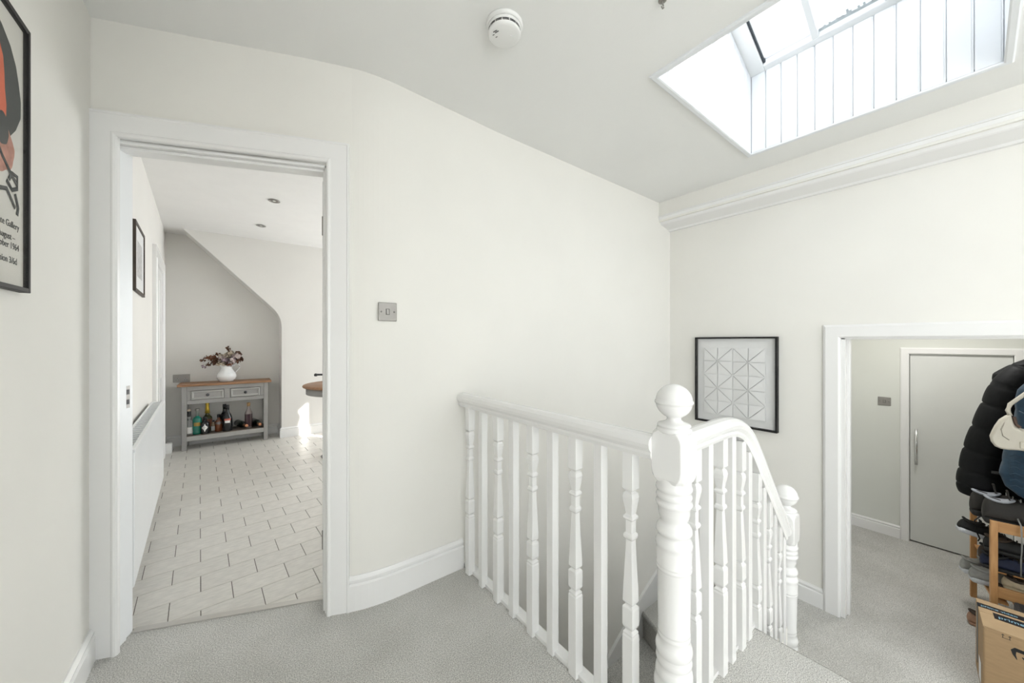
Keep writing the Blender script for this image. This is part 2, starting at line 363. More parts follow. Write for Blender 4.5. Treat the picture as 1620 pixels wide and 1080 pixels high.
# sloped stair string on the stair wall
pts = [(3.08, -0.66), (2.87, -0.755), (2.63, -0.87), (2.19, -1.14), (2.0, -1.28), (1.0, -2.15), (0.9, -2.45), (3.08, -2.45)]
bs = MB().prism_y(pts, YS-.02, YS+.01); bs.sweep([(x, YS-.01, z) for x, z in pts[:6]], [(-.014, -.008), (.014, -.008), (.014, .004), (.006, .010), (-.014, .010)])
struct(bs.build('baseboard_stair_string', GLOSS))

# main doorway ------------------------------------------------------
AR = [(0, 0), (.013, 0), (.019, .003), (.022, .009), (.020, .015), (.017, .018), (.017, .080), (.020, .083), (.020, .090), (0, .090)]
def architrave(parent, s0, s1, z0, ztop_, n0, name='architrave', prof=None, m=GLOSS, sign=-1):
    # s0/s1 outer edges, prof gives (thickness, distance from the inner edge); mitred
    prof = prof or AR; wd_ = prof[-1][1]; rings = []
    for (sx, dz, base) in ((s0, 0, 'L0'), (s0, 1, 'L1'), (s1, 1, 'R1'), (s1, 0, 'R0')):
        ring = []
        for th, d in prof:
            k = wd_ - d
            s = sx + k if base[0] == 'L' else sx - k
            z = (ztop_ - k) if dz else z0
            ring.append((s, n0 + sign*th, z))
        rings.append(ring)
    b = MB().loft(rings, True, False); return b.build(name, m, parent)
d1 = empty_struct('door_1', (*DO, 0), DA)
architrave(d1, -0.004, 0.906, 0.0, 2.075, 0.0, prof=[(t_, d_*1.03) for t_, d_ in AR])
architrave(d1, -0.045, 0.935, 0.0, 2.075, 0.11, sign=1)
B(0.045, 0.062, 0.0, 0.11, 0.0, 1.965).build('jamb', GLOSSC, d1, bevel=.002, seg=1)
B(0.805, 0.83, 0.0, 0.11, 0.0, 1.965).build('jamb', GLOSS, d1, bevel=.002, seg=1)
B(0.062, 0.805, 0.0, 0.11, 1.965, 1.985).build('head', GLOSS, d1, bevel=.002, seg=1)
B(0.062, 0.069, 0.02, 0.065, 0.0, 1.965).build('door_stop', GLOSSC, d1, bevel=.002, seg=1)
B(0.793, 0.805, 0.02, 0.065, 0.0, 1.965).build('door_stop', GLOSS, d1, bevel=.002, seg=1)
B(0.062, 0.805, 0.02, 0.065, 1.953, 1.965).build('door_stop', GLOSS, d1, bevel=.002, seg=1)
B(0.0615, 0.0632, 0.070, 0.092, 0.93, 1.02).build('strike_plate', STEEL, d1)
B(0.0625, 0.0640, 0.074, 0.088, 0.945, 0.965).build('latch_hole', DARK, d1); B(0.0625, 0.0640, 0.074, 0.088, 0.985, 1.005).build('latch_hole', DARK, d1)
B(0.062, 0.805, 0.098, 0.128, -0.004, 0.006).build('threshold_strip', mat('aluminium', (0.62, 0.60, 0.57), 0.4, 0.8), d1, bevel=.002)
# the open leaf swung into the kitchen behind the right jamb
lf = bpy.data.objects.new('door_leaf', None); COL.objects.link(lf); lf.parent = d1; lf.location = (0.798, 0.112, 0); lf.rotation_euler = (0, 0, R(-28)); lf.empty_display_size = .05
B(-.036, 0.0, 0.0, 0.70, 0.008, 1.955).build('leaf', GLOSS, lf, bevel=.003)
for zz in (0.22, 1.70):
    b = MB(); b.lathe([(.006, zz), (.006, zz+.09)], 10, -.02, -.004); b.box(-.036, -.004, -.002, .001, zz, zz+.09); b.build('hinge', STEEL, lf)
hd = MB(); hd.lathe([(.004, 0), (.024, .002), (.024, .006), (.010, .012), (.010, .04), (.022, .05), (.026, .062), (.018, .074), (.004, .078)], 16)
hd.build('door_knob', STEEL, lf, (-.036, .64, 1.0), rot=(0, R(-90), 0))

# lobby beyond the right wall ----------------------------------------
XB = 4.73
lb = MB(); lb.box(XB, XB+.1, 0.36, 0.9, ZL-.1, 1.9); lb.box(XB, XB+.1, -1.0, -0.18, ZL-.1, 1.9); lb.box(XB, XB+.1, -0.18, 0.36, 1.105, 1.9)
lb.box(XB+.1, XB+.14, -1.0, 0.9, ZL-.1, 1.9)  # unseen backing added behind the door to block leaking sky light
struct(lb.build('wall_lobby_back', LWALL))
struct(B(XR+.12, XB+.1, 0.77, 0.87, ZL-.1, 1.9).build('wall_lobby_left', LWALL))
struct(B(XR+.12, XB+.1, -0.72, -0.62, ZL-.1, 1.9).build('wall_lobby_right', LWALL))
struct(B(XR+.12, XB+.1, -0.72, 0.9, 1.78, 1.88).build('ceiling_lobby', CEIL))
d3 = empty_struct('door_3', (XR, (YD0+YD1)/2, ZL))
def arch_x(parent, x_face, y0, y1, z0, z1, wd_, th, m, sign):
    prof = [(0, 0), (th*.7, 0), (th, wd_*.12), (th, wd_*.85), (th*.6, wd_), (0, wd_)]
    rings = []
    for (yy, top, left) in ((y0, 0, 1), (y0, 1, 1), (y1, 1, 0), (y1, 0, 0)):
        ring = []
        for tt, d in prof:
            k = wd_ - d; ring.append((x_face - sign*tt, yy - k if left else yy + k, (z1 - k) if top else z0))
        rings.append(ring)
    return par(MB().loft(rings, True, False).build('architrave', m), parent)
arch_x(d3, XR, YD0+.085, YD1-.085, ZL, ZD+.072, .085, .022, GLOSS, 1)
arch_x(d3, XR+.12, YD0+.085, YD1-.085, ZL, ZD+.072, .085, .022, GLOSS, -1)
for a in ((YD0-.022, YD0+.002), (YD1-.002, YD1+.022)): par(B(XR-.002, XR+.122, *a, ZL, ZD).build('jamb', GLOSS, bevel=.002), d3)
par(B(XR-.002, XR+.122, YD1, YD0, ZD-.022, ZD).build('head', GLOSS, bevel=.002), d3)
par(B(XR+.06, XR+.10, YD0-.034, YD0-.02, ZL, ZD-.02).build('door_stop', GLOSS, bevel=.002), d3)
d4 = empty_struct('door_4', (XB, 0.09, ZL))
arch_x(d4, XB, 0.36+.055, -0.18-.055, ZL, 1.105+.04, .055, .018, GLOSS, 1)
LD = mat('lobby_door', (0.74, 0.75, 0.72), 0.45, noise=0.02)
par(B(XB+.008, XB+.05, -0.177, 0.357, ZL+.012, 1.100).build('leaf', LD, bevel=.002), d4)
hb = MB(); hb.tube([(XB-.035, 0.317, 0.125), (XB-.035, 0.317, 0.437)], .010, 12)
hdl = par(hb.build('handle', CHROME), d4)
for z in (0.15, 0.41): par(MB().tube([(XB-.035, 0.317, z), (XB+.01, 0.317, z)], .007, 10).build('handle_post', CHROME), d4)
skirt('baseboard_lobby', [(XB, 0.77), (XB, 0.415)], .11, .016, ZL)
skirt('baseboard_lobby_left', [(XR+.12, 0.77), (XB, 0.77)], .11, .016, ZL)

# ------------------------------------------------------------------ kitchen shell
ZK = 2.43; YK = 5.286; YB = 5.60; XK = 2.60
kl = [(kx(2.10), 2.10), (kx(5.75), 5.75), (kx(5.75)-.12, 5.75), (kx(2.10)-.12, 2.10)]
struct(MB().prism(kl, -.1, 2.62).build('wall_kitchen_left', KWALL))
struct(B(-0.85, 0.5, YB, YB+.12, -.1, 2.62).build('wall_kitchen_alcove', KWALL))
arc = [(0.438 - .10*(.7071) + 0, 0)][:0]
# front face with the sloping soffit over the alcove, rounded where it turns down
cxr = 0.44; zc_ = 1.52
prof = [(-0.465, 2.62), (-0.465, 2.43)]
a0 = bez((cxr-.10, zc_+.10), (cxr, zc_), (cxr, zc_-.14), 8)
prof += a0 + [(cxr, -.1), (XK+.1, -.1), (XK+.1, 2.62)]
fw = MB().prism_y(prof, YK, YB+.02)
struct(fw.build('wall_kitchen_back', KWALL, bevel=.006))
WY0, WY1, WZ0, WZ1 = 2.42, 3.45, 0.95, 2.0
kr = MB(); kr.box(XK, XK+.12, 1.7, WY0, -.1, 2.62); kr.box(XK, XK+.12, WY1, 3.65, -.1, 2.62); kr.box(XK, XK+.12, 5.15, YK+.05, -.1, 2.62); kr.box(XK, XK+.12, 3.65, 5.15, -.1, 0.2); kr.box(XK, XK+.12, 3.65, 5.15, 2.1, 2.62); kr.box(XK, XK+.12, WY0, WY1, -.1, WZ0); kr.box(XK, XK+.12, WY0, WY1, WZ1, 2.62)
struct(kr.build('wall_kitchen_right', KWALL))
struct(B(-0.85, XK+.12, 1.60, YB+.12, ZK+.004, ZK+.05).build('ceiling_kitchen', mat('kitchen_ceiling', (0.84, 0.83, 0.81), 0.8, noise=.02)))
w2 = empty_struct('window_2', (XK+.06, (WY0+WY1)/2, WZ0))
frame_x(w2, XK+.03, XK+.08, WY0, WY1, WZ0, WZ1, .05, 3, 1)
portal('kitchen_portal', (XK+.125, (WY0+WY1)/2, (WZ0+WZ1)/2), (-1, 0, 0), WZ1-WZ0, WY1-WY0)
par(B(XK+.03, XK+.09, 2.77, 2.92, WZ0, WZ1).build('mullion', GLOSS), w2)
w4 = empty_struct('added_window_4', (XK+.06, 4.4, 0.2))  # unseen extra window, added to brighten the kitchen
frame_x(w4, XK+.03, XK+.08, 3.65, 5.15, 0.2, 2.1, .06, 2, 1)
portal('kitchen_portal_wide', (XK+.125, 4.4, 1.15), (-1, 0, 0), 1.9, 1.5)
# tiled floor
kf = struct(MB().prism([dw(0.06, .115), dw(0.86, .115), (0.55, YS+.13), (XK, YS+.13), (XK, YB), (kx(YB), YB), (kx(2.2), 2.2)], -.1, -.0035).build('floor_kitchen', GROUT))
TA = R(3.6); TWd, THt = 0.2235, 0.1545
ex = Vector((math.cos(TA), math.sin(TA))); ey = Vector((-math.sin(TA), math.cos(TA)))
T0 = Vector((-0.138, 2.269))          # a joint on a course line
def clip(poly, a, n):                  # keep (p-a).n >= 0
    out = []
    for i in range(len(poly)):
        p, q = poly[i], poly[(i+1) % len(poly)]; dp = (p-a).dot(n); dq = (q-a).dot(n)
        if dp >= 0: out.append(p)
        if dp*dq < 0: out.append(p + (q-p)*(dp/(dp-dq)))
    return out
def tile_mesh(poly):
    c_ = sum(poly, Vector((0, 0)))/len(poly)
    ins = [c_ + (p-c_)*(1 - .0016/max(.01, (p-c_).length)) for p in poly]
    b = MB().loft([[(p.x, p.y, -.008) for p in poly], [(p.x, p.y, -.001) for p in poly], [(p.x, p.y, 0) for p in ins]], True, False)
    me = bpy.data.meshes.new('tile'); me.from_pydata(b.v, [], b.f); me.materials.append(TILE)
    bm = bmesh.new(); bm.from_mesh(me); bmesh.ops.remove_doubles(bm, verts=bm.verts, dist=1e-6); bmesh.ops.recalc_face_normals(bm, faces=bm.faces); bm.to_mesh(me); bm.free()
    return me
g = .0016
full = tile_mesh([Vector((g, .0013)), Vector((TWd-g, .0013)), Vector((TWd-g, THt-.0013)), Vector((g, THt-.0013))])
edges = [(Vector(dw(0.4, .128)), Vector(dn)), (Vector((kx(2.3)+.002, 2.3)), Vector((math.cos(KA), math.sin(KA)))), (Vector((0, YB-.002)), Vector((0, -1)))]
nt_ = 0
for r in range(-5, 24):
    for k in range(-6, 9):
        off = (0.0 if r % 2 == 0 else TWd*.52)
        o_ = T0 + ex*(k*TWd + off) + ey*(r*THt)
        poly = [o_ + ex*g + ey*.0013, o_ + ex*(TWd-g) + ey*.0013, o_ + ex*(TWd-g) + ey*(THt-.0013), o_ + ex*g + ey*(THt-.0013)]
        cen = o_ + ex*TWd/2 + ey*THt/2
        if cen.x > 0.25*cen.y + 0.10: continue        # beyond the view through the doorway the slab carries on
        es = list(edges)
        if cen.x > cxr + .02: es.append((Vector((0, YK-.001)), Vector((0, -1))))
        cl = poly
        for a, n in es:
            cl = clip(cl, a, n)
            if len(cl) < 3: break
        if len(cl) < 3: continue
        area = abs(sum(cl[i].x*cl[(i+1) % len(cl)].y - cl[(i+1) % len(cl)].x*cl[i].y for i in range(len(cl))))/2
        if area < .0006: continue
        if len(cl) == 4 and all((p-q).length < 1e-6 for p, q in zip(cl, poly)):
            t_ = link('tile', full, TILE, kf, (o_.x, o_.y, 0), TA)
        else:
            t_ = link('tile', tile_mesh([p - o_ for p in cl]), TILE, kf, (o_.x, o_.y, 0))
        nt_ += 1
rest = [Vector((0.25*2.0+.18, 2.0)), Vector((XK-.01, 1.82)), Vector((XK-.01, YK-.002)), Vector((0.25*YK+.24, YK-.002))]
link('far_tiling', tile_mesh(rest), TILE, kf, (0, 0, -.0005))['kind'] = 'stuff'
# kitchen skirtings, left-hand door, radiator
def kskirt(name, path): return skirt(name, path, .125, .018, 0.0, GLOSS)
kskirt('baseboard_kitchen_left', [(kx(2.2), 2.2), (kx(4.15), 4.15)])
kskirt('baseboard_kitchen_back', [(cxr, YB), (cxr, YK), (XK, YK)])
kskirt('baseboard_kitchen_alcove', [(kx(YB), YB), (cxr, YB)])
d2 = empty_struct('door_2', (kx(4.16), 4.16, 0), R(90) + KA)
# local: x along the wall (+y world), y points into the wall (-x world)
architrave(d2, 0.0, 1.02, 0.0, 2.01, 0.0, prof=[(t_*1.2, d_*1.25) for t_, d_ in AR])
B(0.11, 0.91, -.002, .02, 0.0, 1.90).build('leaf', GLOSS, d2)
for a in ((.20, .47), (.55, .82)):
    for zz in ((.18, .85), (1.0, 1.78)): B(a[0], a[1], -.010, .0, *zz).build('door_panel', GLOSS, d2, bevel=.004)
B(0.105, 0.118, -.012, .0, 0, 1.90).build('door_stop', mat('shadow_gap', (.35, .34, .33), .6), d2)  # grey strip painted as the shade between frame and leaf
kskirt('baseboard_kitchen_corner', [(kx(5.19), 5.19), (kx(YB), YB)])
# ================================================================== BALUSTRADES
def ring_prof(items): return items
SQ = [(.018, -.14), (.018, -.02)]
def turned(zt_, zb_):   # zt_ = underside of rail, zb_ = foot; square turning hung from the rail
    o_ = zt_ - 0.857
    pr = [(.0185, .857), (.0185, .742), (.0150, .737), (.0105, .733), (.0160, .727), (.0185, .714), (.0170, .700), (.0135, .680), (.0110, .662), (.0165, .655), (.0170, .648), (.0115, .643),
          (.0115, .605), (.0155, .600), (.0165, .594), (.0155, .588), (.0105, .582), (.0178, .398), (.0178, .390), (.0120, .384), (.0120, .380), (.0178, .374), (.0185, .370), (.0185, .318), (.0170, .312), (.0120, .307), (.0120, .302), (.0175, .296), (.0165, .290), (.0185, .284)]
    out = [(h, z + o_) for h, z in pr if z + o_ > zb_ + .01]
    return out + [(.0185, zb_)]
bal = thing('landing_balustrade', 'white painted banister with level handrail along the edge of the upper landing', 'banister', (0.96, 1.1, 0))
RP = [(-.020, -.030), (.020, -.030), (.024, -.018), (.022, -.010), (.032, .002), (.035, .014), (.031, .027), (.018, .036), (0, .039), (-.018, .036), (-.031, .027), (-.035, .014), (-.032, .002), (-.022, -.010), (-.024, -.018)]
par(MB().sweep([(0.955, YS-.001, .888), (0.972, 0.575, .888)], RP, False).build('handrail', GLOSS), bal)
ys = [1.599, 1.479, 1.352, 1.237, 1.113, 0.998, 0.882, 0.771, 0.656]
for i, y in enumerate(ys):
    x = 0.957 + (1.6 - y)*.016
    if i % 2 == 0: m_ = MB().square(turned(.860, .0), x, y)
    else: m_ = MB().square([(.0165, 0), (.0165, .860)], x, y)
    par(m_.build('baluster', GLOSS, bevel=.0012, seg=1), bal)
par(B(0.962, 1.004, 0.585, YS-.001, -.20, .016).build('base_rail', GLOSS, bevel=.003), bal)

bal2 = thing('stair_balustrade', 'white painted banister with ramped handrail sweeping down to the lower landing', 'banister', (1.6, 0.56, 0))
ctr = [(1.02, .878), (1.15, .878), (1.30, .880), (1.42, .880), (1.50, .872), (1.57, .848), (1.63, .805), (1.69, .745), (1.75, .678), (1.90, .508), (2.12, .262)]
def rail_z(x):
    for (xa, za), (xb, zb) in zip(ctr, ctr[1:]):
        if xa <= x <= xb: return za + (zb-za)*(x-xa)/(xb-xa)
    return ctr[-1][1]
cc = []
for i in range(len(ctr)-1):
    for k in range(3):
        x = ctr[i][0] + (ctr[i+1][0]-ctr[i][0])*k/3; cc.append(x)
sm = [(x, .25*rail_z(x-.03) + .5*rail_z(x) + .25*rail_z(x+.03)) if 1.1 < x < 2.05 else (x, rail_z(x)) for x in cc] + [ctr[-1]]
YB2 = 0.562
par(MB().sweep([(x, YB2 + (x-1.0)*.012, z) for x, z in sm], RP, False).build('handrail', GLOSS), bal2)
def floor_z(x): return 0.0 if x < 1.72 else (-0.19 if x < 1.935 else -0.38)
for i, x in enumerate([1.186, 1.279, 1.394, 1.477, 1.569, 1.642, 1.746, 1.812, 1.885, 1.955, 2.025, 2.085]):
    zt_ = rail_z(x) - (.028 if x < 1.5 else .050)
    y = YB2 + (x-1.0)*.012
    m_ = MB().square(turned(zt_+.012, floor_z(x)-.02), x, y) if i % 2 == 0 else MB().square([(.0165, floor_z(x)-.02), (.0165, zt_+.012)], x, y)
    par(m_.build('baluster', GLOSS, bevel=.0012, seg=1), bal2)
sg = MB().prism_y([(1.03, -.20), (1.70, -.20), (2.12, -.62), (2.12, -.36), (1.94, -.36), (1.94, -.17), (1.73, -.17), (1.73, .014), (1.03, .014)], 0.566, 0.600)
par(sg.build('string_board', GLOSS), bal2)

def newel(name, label, loc, rotz):
    t_ = thing(name, label, 'newel post', loc, rotz, 'turned newel posts')
    zz = lambda v: 1.2 - (60 + v/2.25)*1.032/565
    rr = lambda v: v*.000812
    ball = [(.0495*math.sin(a), 1.028 - .0495*math.cos(a)) for a in [R(24) + (R(178)-R(24))*k/18 for k in range(19)]]
    low = [(r_, z) for r_, z in ball if z < 1.021]; upp = [(r_, z) for r_, z in ball if z > 1.031]
    fp = [(.046, .940), (.048, .944), (.047, .951), (.041, .955), (.045, .956), (.045, .960), (.043, .9635), (.036, .966), (.025, .970), (.0195, .975), (.0185, .979)] + low + [(.0490, 1.0215), (.0515, 1.0225), (.0520, 1.026), (.0515, 1.0295), (.0493, 1.0305)] + upp
    MB().lathe(fp, 32).build('ball_finial', GLOSS, t_)
    # block with rounded-off faces (eight-sided with scooped corners)
    bl = MB(); h = .046
    lev = [(.60, .800), (.80, .812), (.93, .824), (1.0, .84), (1.0, .915), (.93, .928), (.80, .938), (.60, .945)]
    rings = []
    for f_, z in lev:
        c_ = h*f_; k = h if f_ > .7 else h*.93
        rings.append([(c_*.93, -k, z), (k, -c_*.93, z), (k, c_*.93, z), (c_*.93, k, z), (-c_*.93, k, z), (-k, c_*.93, z), (-k, -c_*.93, z), (-c_*.93, -k, z)])
    bl.loft(rings, True, False); bl.build('block', GLOSS, t_, bevel=.002)
    pf = [(55, 335), (57, 350), (57, 372), (60, 376), (61, 384), (58, 390), (54, 396), (57, 402), (60, 410), (57, 418), (52, 424), (60, 430), (61, 437), (58, 444), (53, 452), (52, 470), (49, 485), (45, 495), (44, 503), (50, 508), (58, 520), (60, 530), (60, 536), (55, 543), (50, 550), (50, 556), (56, 562), (61, 574), (61, 584), (58, 592), (59, 600), (57, 645), (59, 648), (59, 652), (57, 655), (57, 658), (59, 661), (59, 665), (57, 668), (56, 673), (52, 880), (54, 884), (54, 888), (52, 891), (52, 896), (54, 900), (54, 905), (52, 909), (52, 925), (58, 932), (61, 944), (61, 955), (57, 966), (55, 972), (59, 980), (60, 990), (56, 1000), (52, 1008), (57, 1016), (61, 1028), (62, 1040), (58, 1050), (64, 1062), (67, 1078), (66, 1092), (58, 1104), (56, 1112)]
    MB().lathe([(rr(a), zz(b)) for a, b in pf][::-1], 32).build('turned_shaft', GLOSS, t_)
    MB().square([(.046, .02), (.046, zz(1125)), (.036, zz(1112))]).build('base_block', GLOSS, t_, bevel=.003)
    return t_
newel('newel_post', 'white turned newel post with ball top at the corner of the upper landing', (1.0, 0.532, 0), R(0))
newel('newel_post', 'white turned newel post with ball top standing on the lower landing', (2.165, 0.577, -0.592), R(0))
# ================================================================== HALL THINGS
def switch(name, label, loc, rot, w_=.086, h_=.086):
    t_ = thing(name, label, 'light switch', loc, 0, None, rot)      # local x right, y up, z out
    B(-w_/2, w_/2, -h_/2, h_/2, 0, .006).build('plate', STEEL, t_, bevel=.003)
    B(-.009, .009, -.014, .014, .005, .0068).build('rocker_surround', mat('switch_dark', (.10, .095, .09), .5), t_)
    B(-.0065, .0065, -.0125, .0125, .006, .0095).build('rocker', STEEL, t_, bevel=.002)
    for s in (-1, 1): MB().lathe([(.0038, .005), (.0038, .0072), (.001, .0078)], 12, s*w_*.35, 0).build('screw', mat('screw_dark', (.22, .21, .20), .4, .8), t_)
    return t_
switch('light_switch', 'square brushed steel light switch on the cream wall beside the kitchen doorway', (0.556, YS, 1.338), orient((1, 0, 0), (0, 0, 1)))
switch('light_switch', 'small brushed steel light switch beside the grey cupboard door in the lobby', (XB, 0.514, 0.65), orient((0, -1, 0), (0, 0, 1)), .084, .078)

# smoke alarm
sa = thing('smoke_alarm', 'round white smoke alarm on the ceiling', 'smoke alarm', (0.813, 1.103, 2.414), R(20))
MB().lathe([(.058, 0), (.070, 0), (.071, -.004), (.069, -.011), (.064, -.013)], 40).build('base', PLASTIC, sa)
MB().lathe([(.062, -.012), (.0645, -.018), (.0640, -.024), (.060, -.0245), (.060, -.034), (.0625, -.0345), (.0625, -.037), (.058, -.043), (.050, -.0455), (.001, -.0465)], 40).build('cover', PLASTIC, sa)
sl = MB()
for ring in ((.0612, -.0250, -.0288), (.0612, -.0302, -.0340)):
    for i in range(14):
        a0_ = 2*math.pi*i/14 + .02; a1_ = 2*math.pi*(i+1)/14 - .03
        qs = [[(ring[0]*math.cos(a), ring[0]*math.sin(a), z) for z in ring[1:]] for a in (a0_, (a0_+a1_)/2, a1_)]
        sl.loft([[q[0] for q in qs], [q[1] for q in qs]], False, False, False)
sl.build('vent_slots', DARK, sa)
for k, (x, y) in enumerate(((-.040, .016), (-.034, .012))): B(x-.0016, x+.0016, y-.008, y+.008, -.0468, -.0462).build('sounder_slot', DARK, sa, rotz=0)
for (x, y) in ((-.030, .030), (-.016, .026)): B(x-.0012, x+.0012, y-.004, y+.004, -.0468, -.0462).build('sounder_slot', DARK, sa)
MB().loft([[(.018 + .014*math.cos(t_/12*2*math.pi), -.022 + .007*math.sin(t_/12*2*math.pi), z) for t_ in range(12)] for z in (-.0455, -.0482)], True, False).build('test_button', PLASTIC, sa)
ck = thing('ceiling_hook', 'tiny grey metal hook fixed in the ceiling beside the skylight', 'hook', (1.185, 0.672, ZC))
MB().lathe([(.014, 0), (.014, -.003), (.005, -.006)], 14).build('plate', STEEL, ck)
MB().tube([(0, 0, -.004), (0, 0, -.012), (.006, .0, -.016), (.008, 0, -.023), (.002, 0, -.029), (-.006, 0, -.026)], .0025, 8).build('hook', STEEL, ck)

# framed exhibition poster on the left wall (generic abstract print)
PR = orient((0, 1, 0), (0, 0, 1))
po = thing('framed_poster', 'tall abstract poster in red and black with a slim black frame', 'poster', (XL, 1.237, 1.324), 0, None, PR)
PW, PH = .50, .671      # local x along +y world, origin bottom centre
def frame_parts(t_, w_, h_, bw, dp, m=BLACKWOOD, z0=0.0):
    for a in ((-w_/2, -w_/2+bw, 0, h_), (w_/2-bw, w_/2, 0, h_), (-w_/2+bw, w_/2-bw, 0, bw), (-w_/2+bw, w_/2-bw, h_-bw, h_)):
        B(*a, z0, z0+dp).build('frame_bar', m, t_, bevel=.001, seg=1)
frame_parts(po, PW, PH, .011, .019)
POSTER = mat('poster_paper', (.72, .70, .64), .8, noise=.05, nscale=12)
B(-PW/2+.012, PW/2-.012, .012, PH-.012, .004, .010).build('print', POSTER, po)
RED = mat('poster_red', (.72, .16, .075), .8, noise=.1, nscale=25); INK = mat('poster_ink', (.055, .06, .055), .8, noise=.2, nscale=25); SOFT = mat('poster_rose', (.62, .30, .22), .8, noise=.35, nscale=40)
def flat(name, pts, z, m): MB().loft([[(x, y, z) for x, y in pts], [(x, y, z+.0003) for x, y in pts]], True, False).build(name, m, po)
def blob(cx_, cy_, rx, ry, n=28, wob=.06, seed=0):
    rnd_ = random.Random(seed); ph = [rnd_.random()*6.28 for _ in range(4)]
    return [(cx_ + rx*math.cos(a)*(1+wob*math.sin(3*a+ph[0])+wob*.5*math.sin(7*a+ph[1])), cy_ + ry*math.sin(a)*(1+wob*math.sin(2*a+ph[2])+wob*.5*math.sin(5*a+ph[3]))) for a in [2*math.pi*i/n for i in range(n)]]
flat('printed_shape', blob(.02, .475, .195, .175, seed=3), .0101, INK)
flat('printed_shape', blob(-.01, .465, .168, .165, seed=5), .0105, RED)
flat('printed_shape', blob(.135, .325, .050, .060, seed=8, wob=.12), .0105, SOFT)
flat('printed_shape', blob(.135, .370, .026, .040, seed=9), .0109, INK)
rb = MB()
for pts_ in ([(.10, .30), (.13, .27), (.165, .245), (.20, .225)], [(.15, .22), (.175, .205), (.20, .215), (.20, .245), (.175, .245), (.16, .225)], [(.05, .26), (.07, .20), (.11, .19), (.15, .20), (.19, .165)], [(.19, .20), (.205, .17), (.20, .150)], [(-.02, .27), (.0, .21), (.04, .185), (.06, .22)]):
    rb.tube([(x*1.02, y+.036, .0112) for x, y in pts_], .0055, 6)
for v in range(len(rb.v)): rb.v[v] = (rb.v[v][0], rb.v[v][1], .0112 + (rb.v[v][2]-.0112)*.06)
rb.build('brush_marks', INK, po)
for i, (tx, yy, xr) in enumerate((('Tate Gallery', .150, .215), ('August \u2013', .120, .195), ('October 1964', .099, .215), ('Admission 3/6d', .064, .205))):
    link('lettering', text_mesh(tx, .022, 'RIGHT'), INK, po, (xr, yy, .0105))
B(-PW/2+.013, PW/2-.013, .013, PH-.013, .0155, .0165).build('pane', PICGLASS, po)

# white relief picture on the right wall
rl = thing('framed_relief', 'white folded-paper relief of pyramids in a slim black frame above the stairs', 'picture', (XR, 1.150, 0.545), 0, None, orient((0, -1, 0), (0, 0, 1)))
RW, RH = .576, .690
frame_parts(rl, RW, RH, .013, .036)
B(-RW/2+.011, RW/2-.011, .011, RH-.011, .004, .008).build('mount', PAPER, rl)
B(-.222, .212, .070, .606, .008, .014).build('backing_card', PAPER, rl)
cw = .434/4; ch = .536/5; xo = -.222; yo = .606
def hgt(i, j):
    if i % 2 == 1 and j % 2 == 1: return .0125
    if i % 2 == 0 and j % 2 == 0: return .0
    return .002
def facet(tri):
    tri = [Vector(p) for p in tri]; cen = sum(tri, Vector())/3; n_ = (tri[1]-tri[0]).cross(tri[2]-tri[0]).normalized()
    if n_.z < 0: n_ = -n_; tri = tri[::-1]
    q = []
    for k in range(3):
        a_, b_, c_ = tri[k], tri[k-1], tri[(k+1) % 3]; u_ = (b_-a_).normalized(); v_ = (c_-a_).normalized(); bis = (u_+v_).normalized(); sn = max(.25, (1-(bis.dot(u_))**2)**.5)
        q.append(a_ + bis*(.0024/sn))
    m_ = MB().loft([[tuple(p - n_*.004) for p in q], [tuple(p) for p in q]], True, False); m_.build('paper_facet', PAPER, rl)
for i in range(4):
    for j in range(5):
        P4 = {(a, b_): (xo + (i+a)*cw, yo - (j+b_)*ch, .0185 + hgt(i+a, j+b_)) for a in (0, 1) for b_ in (0, 1)}
        hi = [k for k in P4 if (i+k[0]) % 2 == 1 and (j+k[1]) % 2 == 1][0]; lo = (1-hi[0], 1-hi[1])
        o1, o2 = (hi[0], lo[1]), (lo[0], hi[1])
        facet((P4[hi], P4[o1], P4[lo])); facet((P4[hi], P4[lo], P4[o2]))
B(-RW/2+.012, RW/2-.012, .012, RH-.012, .0335, .0345).build('pane', PICGLASS, rl)
# ================================================================== KITCHEN THINGS
# framed picture on the kitchen left wall
kp = thing('framed_picture', 'small upright picture in a dark frame on the kitchen wall above the radiator', 'picture', (kx(3.24), 3.24, 1.50), 0, None, orient((-math.sin(KA), math.cos(KA), 0), (0, 0, 1)))
frame_parts(kp, .46, .42, .018, .014, mat('dark_wood', (.05, .032, .02), .5, noise=.3, nscale=20))
B(-.215, .215, .015, .405, .002, .008).build('print', PAPER, kp); B(-.12, .12, .10, .32, .008, .0085).build('printed_image', mat('print_grey', (.68, .67, .66), .8, noise=.3, nscale=60), kp)
B(-.214, .214, .016, .404, .0128, .0135).build('pane', PICGLASS, kp)
# radiator
ra = thing('radiator', 'white panel radiator along the kitchen left wall', 'radiator', (kx(3.1), 3.1, 0), R(90)+KA)
RL0, RL1 = -.90, .76
B(RL0, RL1, -.085, -.065, .14, .725).build('front_panel', GLOSSC, ra, bevel=.008)
B(RL0, RL1, -.035, -.02, .14, .725).build('back_panel', GLOSSC, ra, bevel=.005)
for s in (RL0, RL1-.01): B(s, s+.01, -.083, -.018, .15, .735).build('side_cover', GLOSSC, ra, bevel=.002)
B(RL0, RL1, -.088, -.072, .722, .738).build('top_rim', GLOSSC, ra, bevel=.003); B(RL0, RL1, -.026, -.016, .722, .738).build('top_rim', GLOSSC, ra, bevel=.002)
B(RL0+.01, RL1-.01, -.066, -.034, .16, .69).build('convector_fins', mat('radiator_dark', (.30, .30, .29), .7), ra)
for i in range(27):
    x = RL0 + .03 + i*.0600; B(x, x+.014, -.072, -.026, .724, .732).build('grille_bar', GLOSSC, ra)
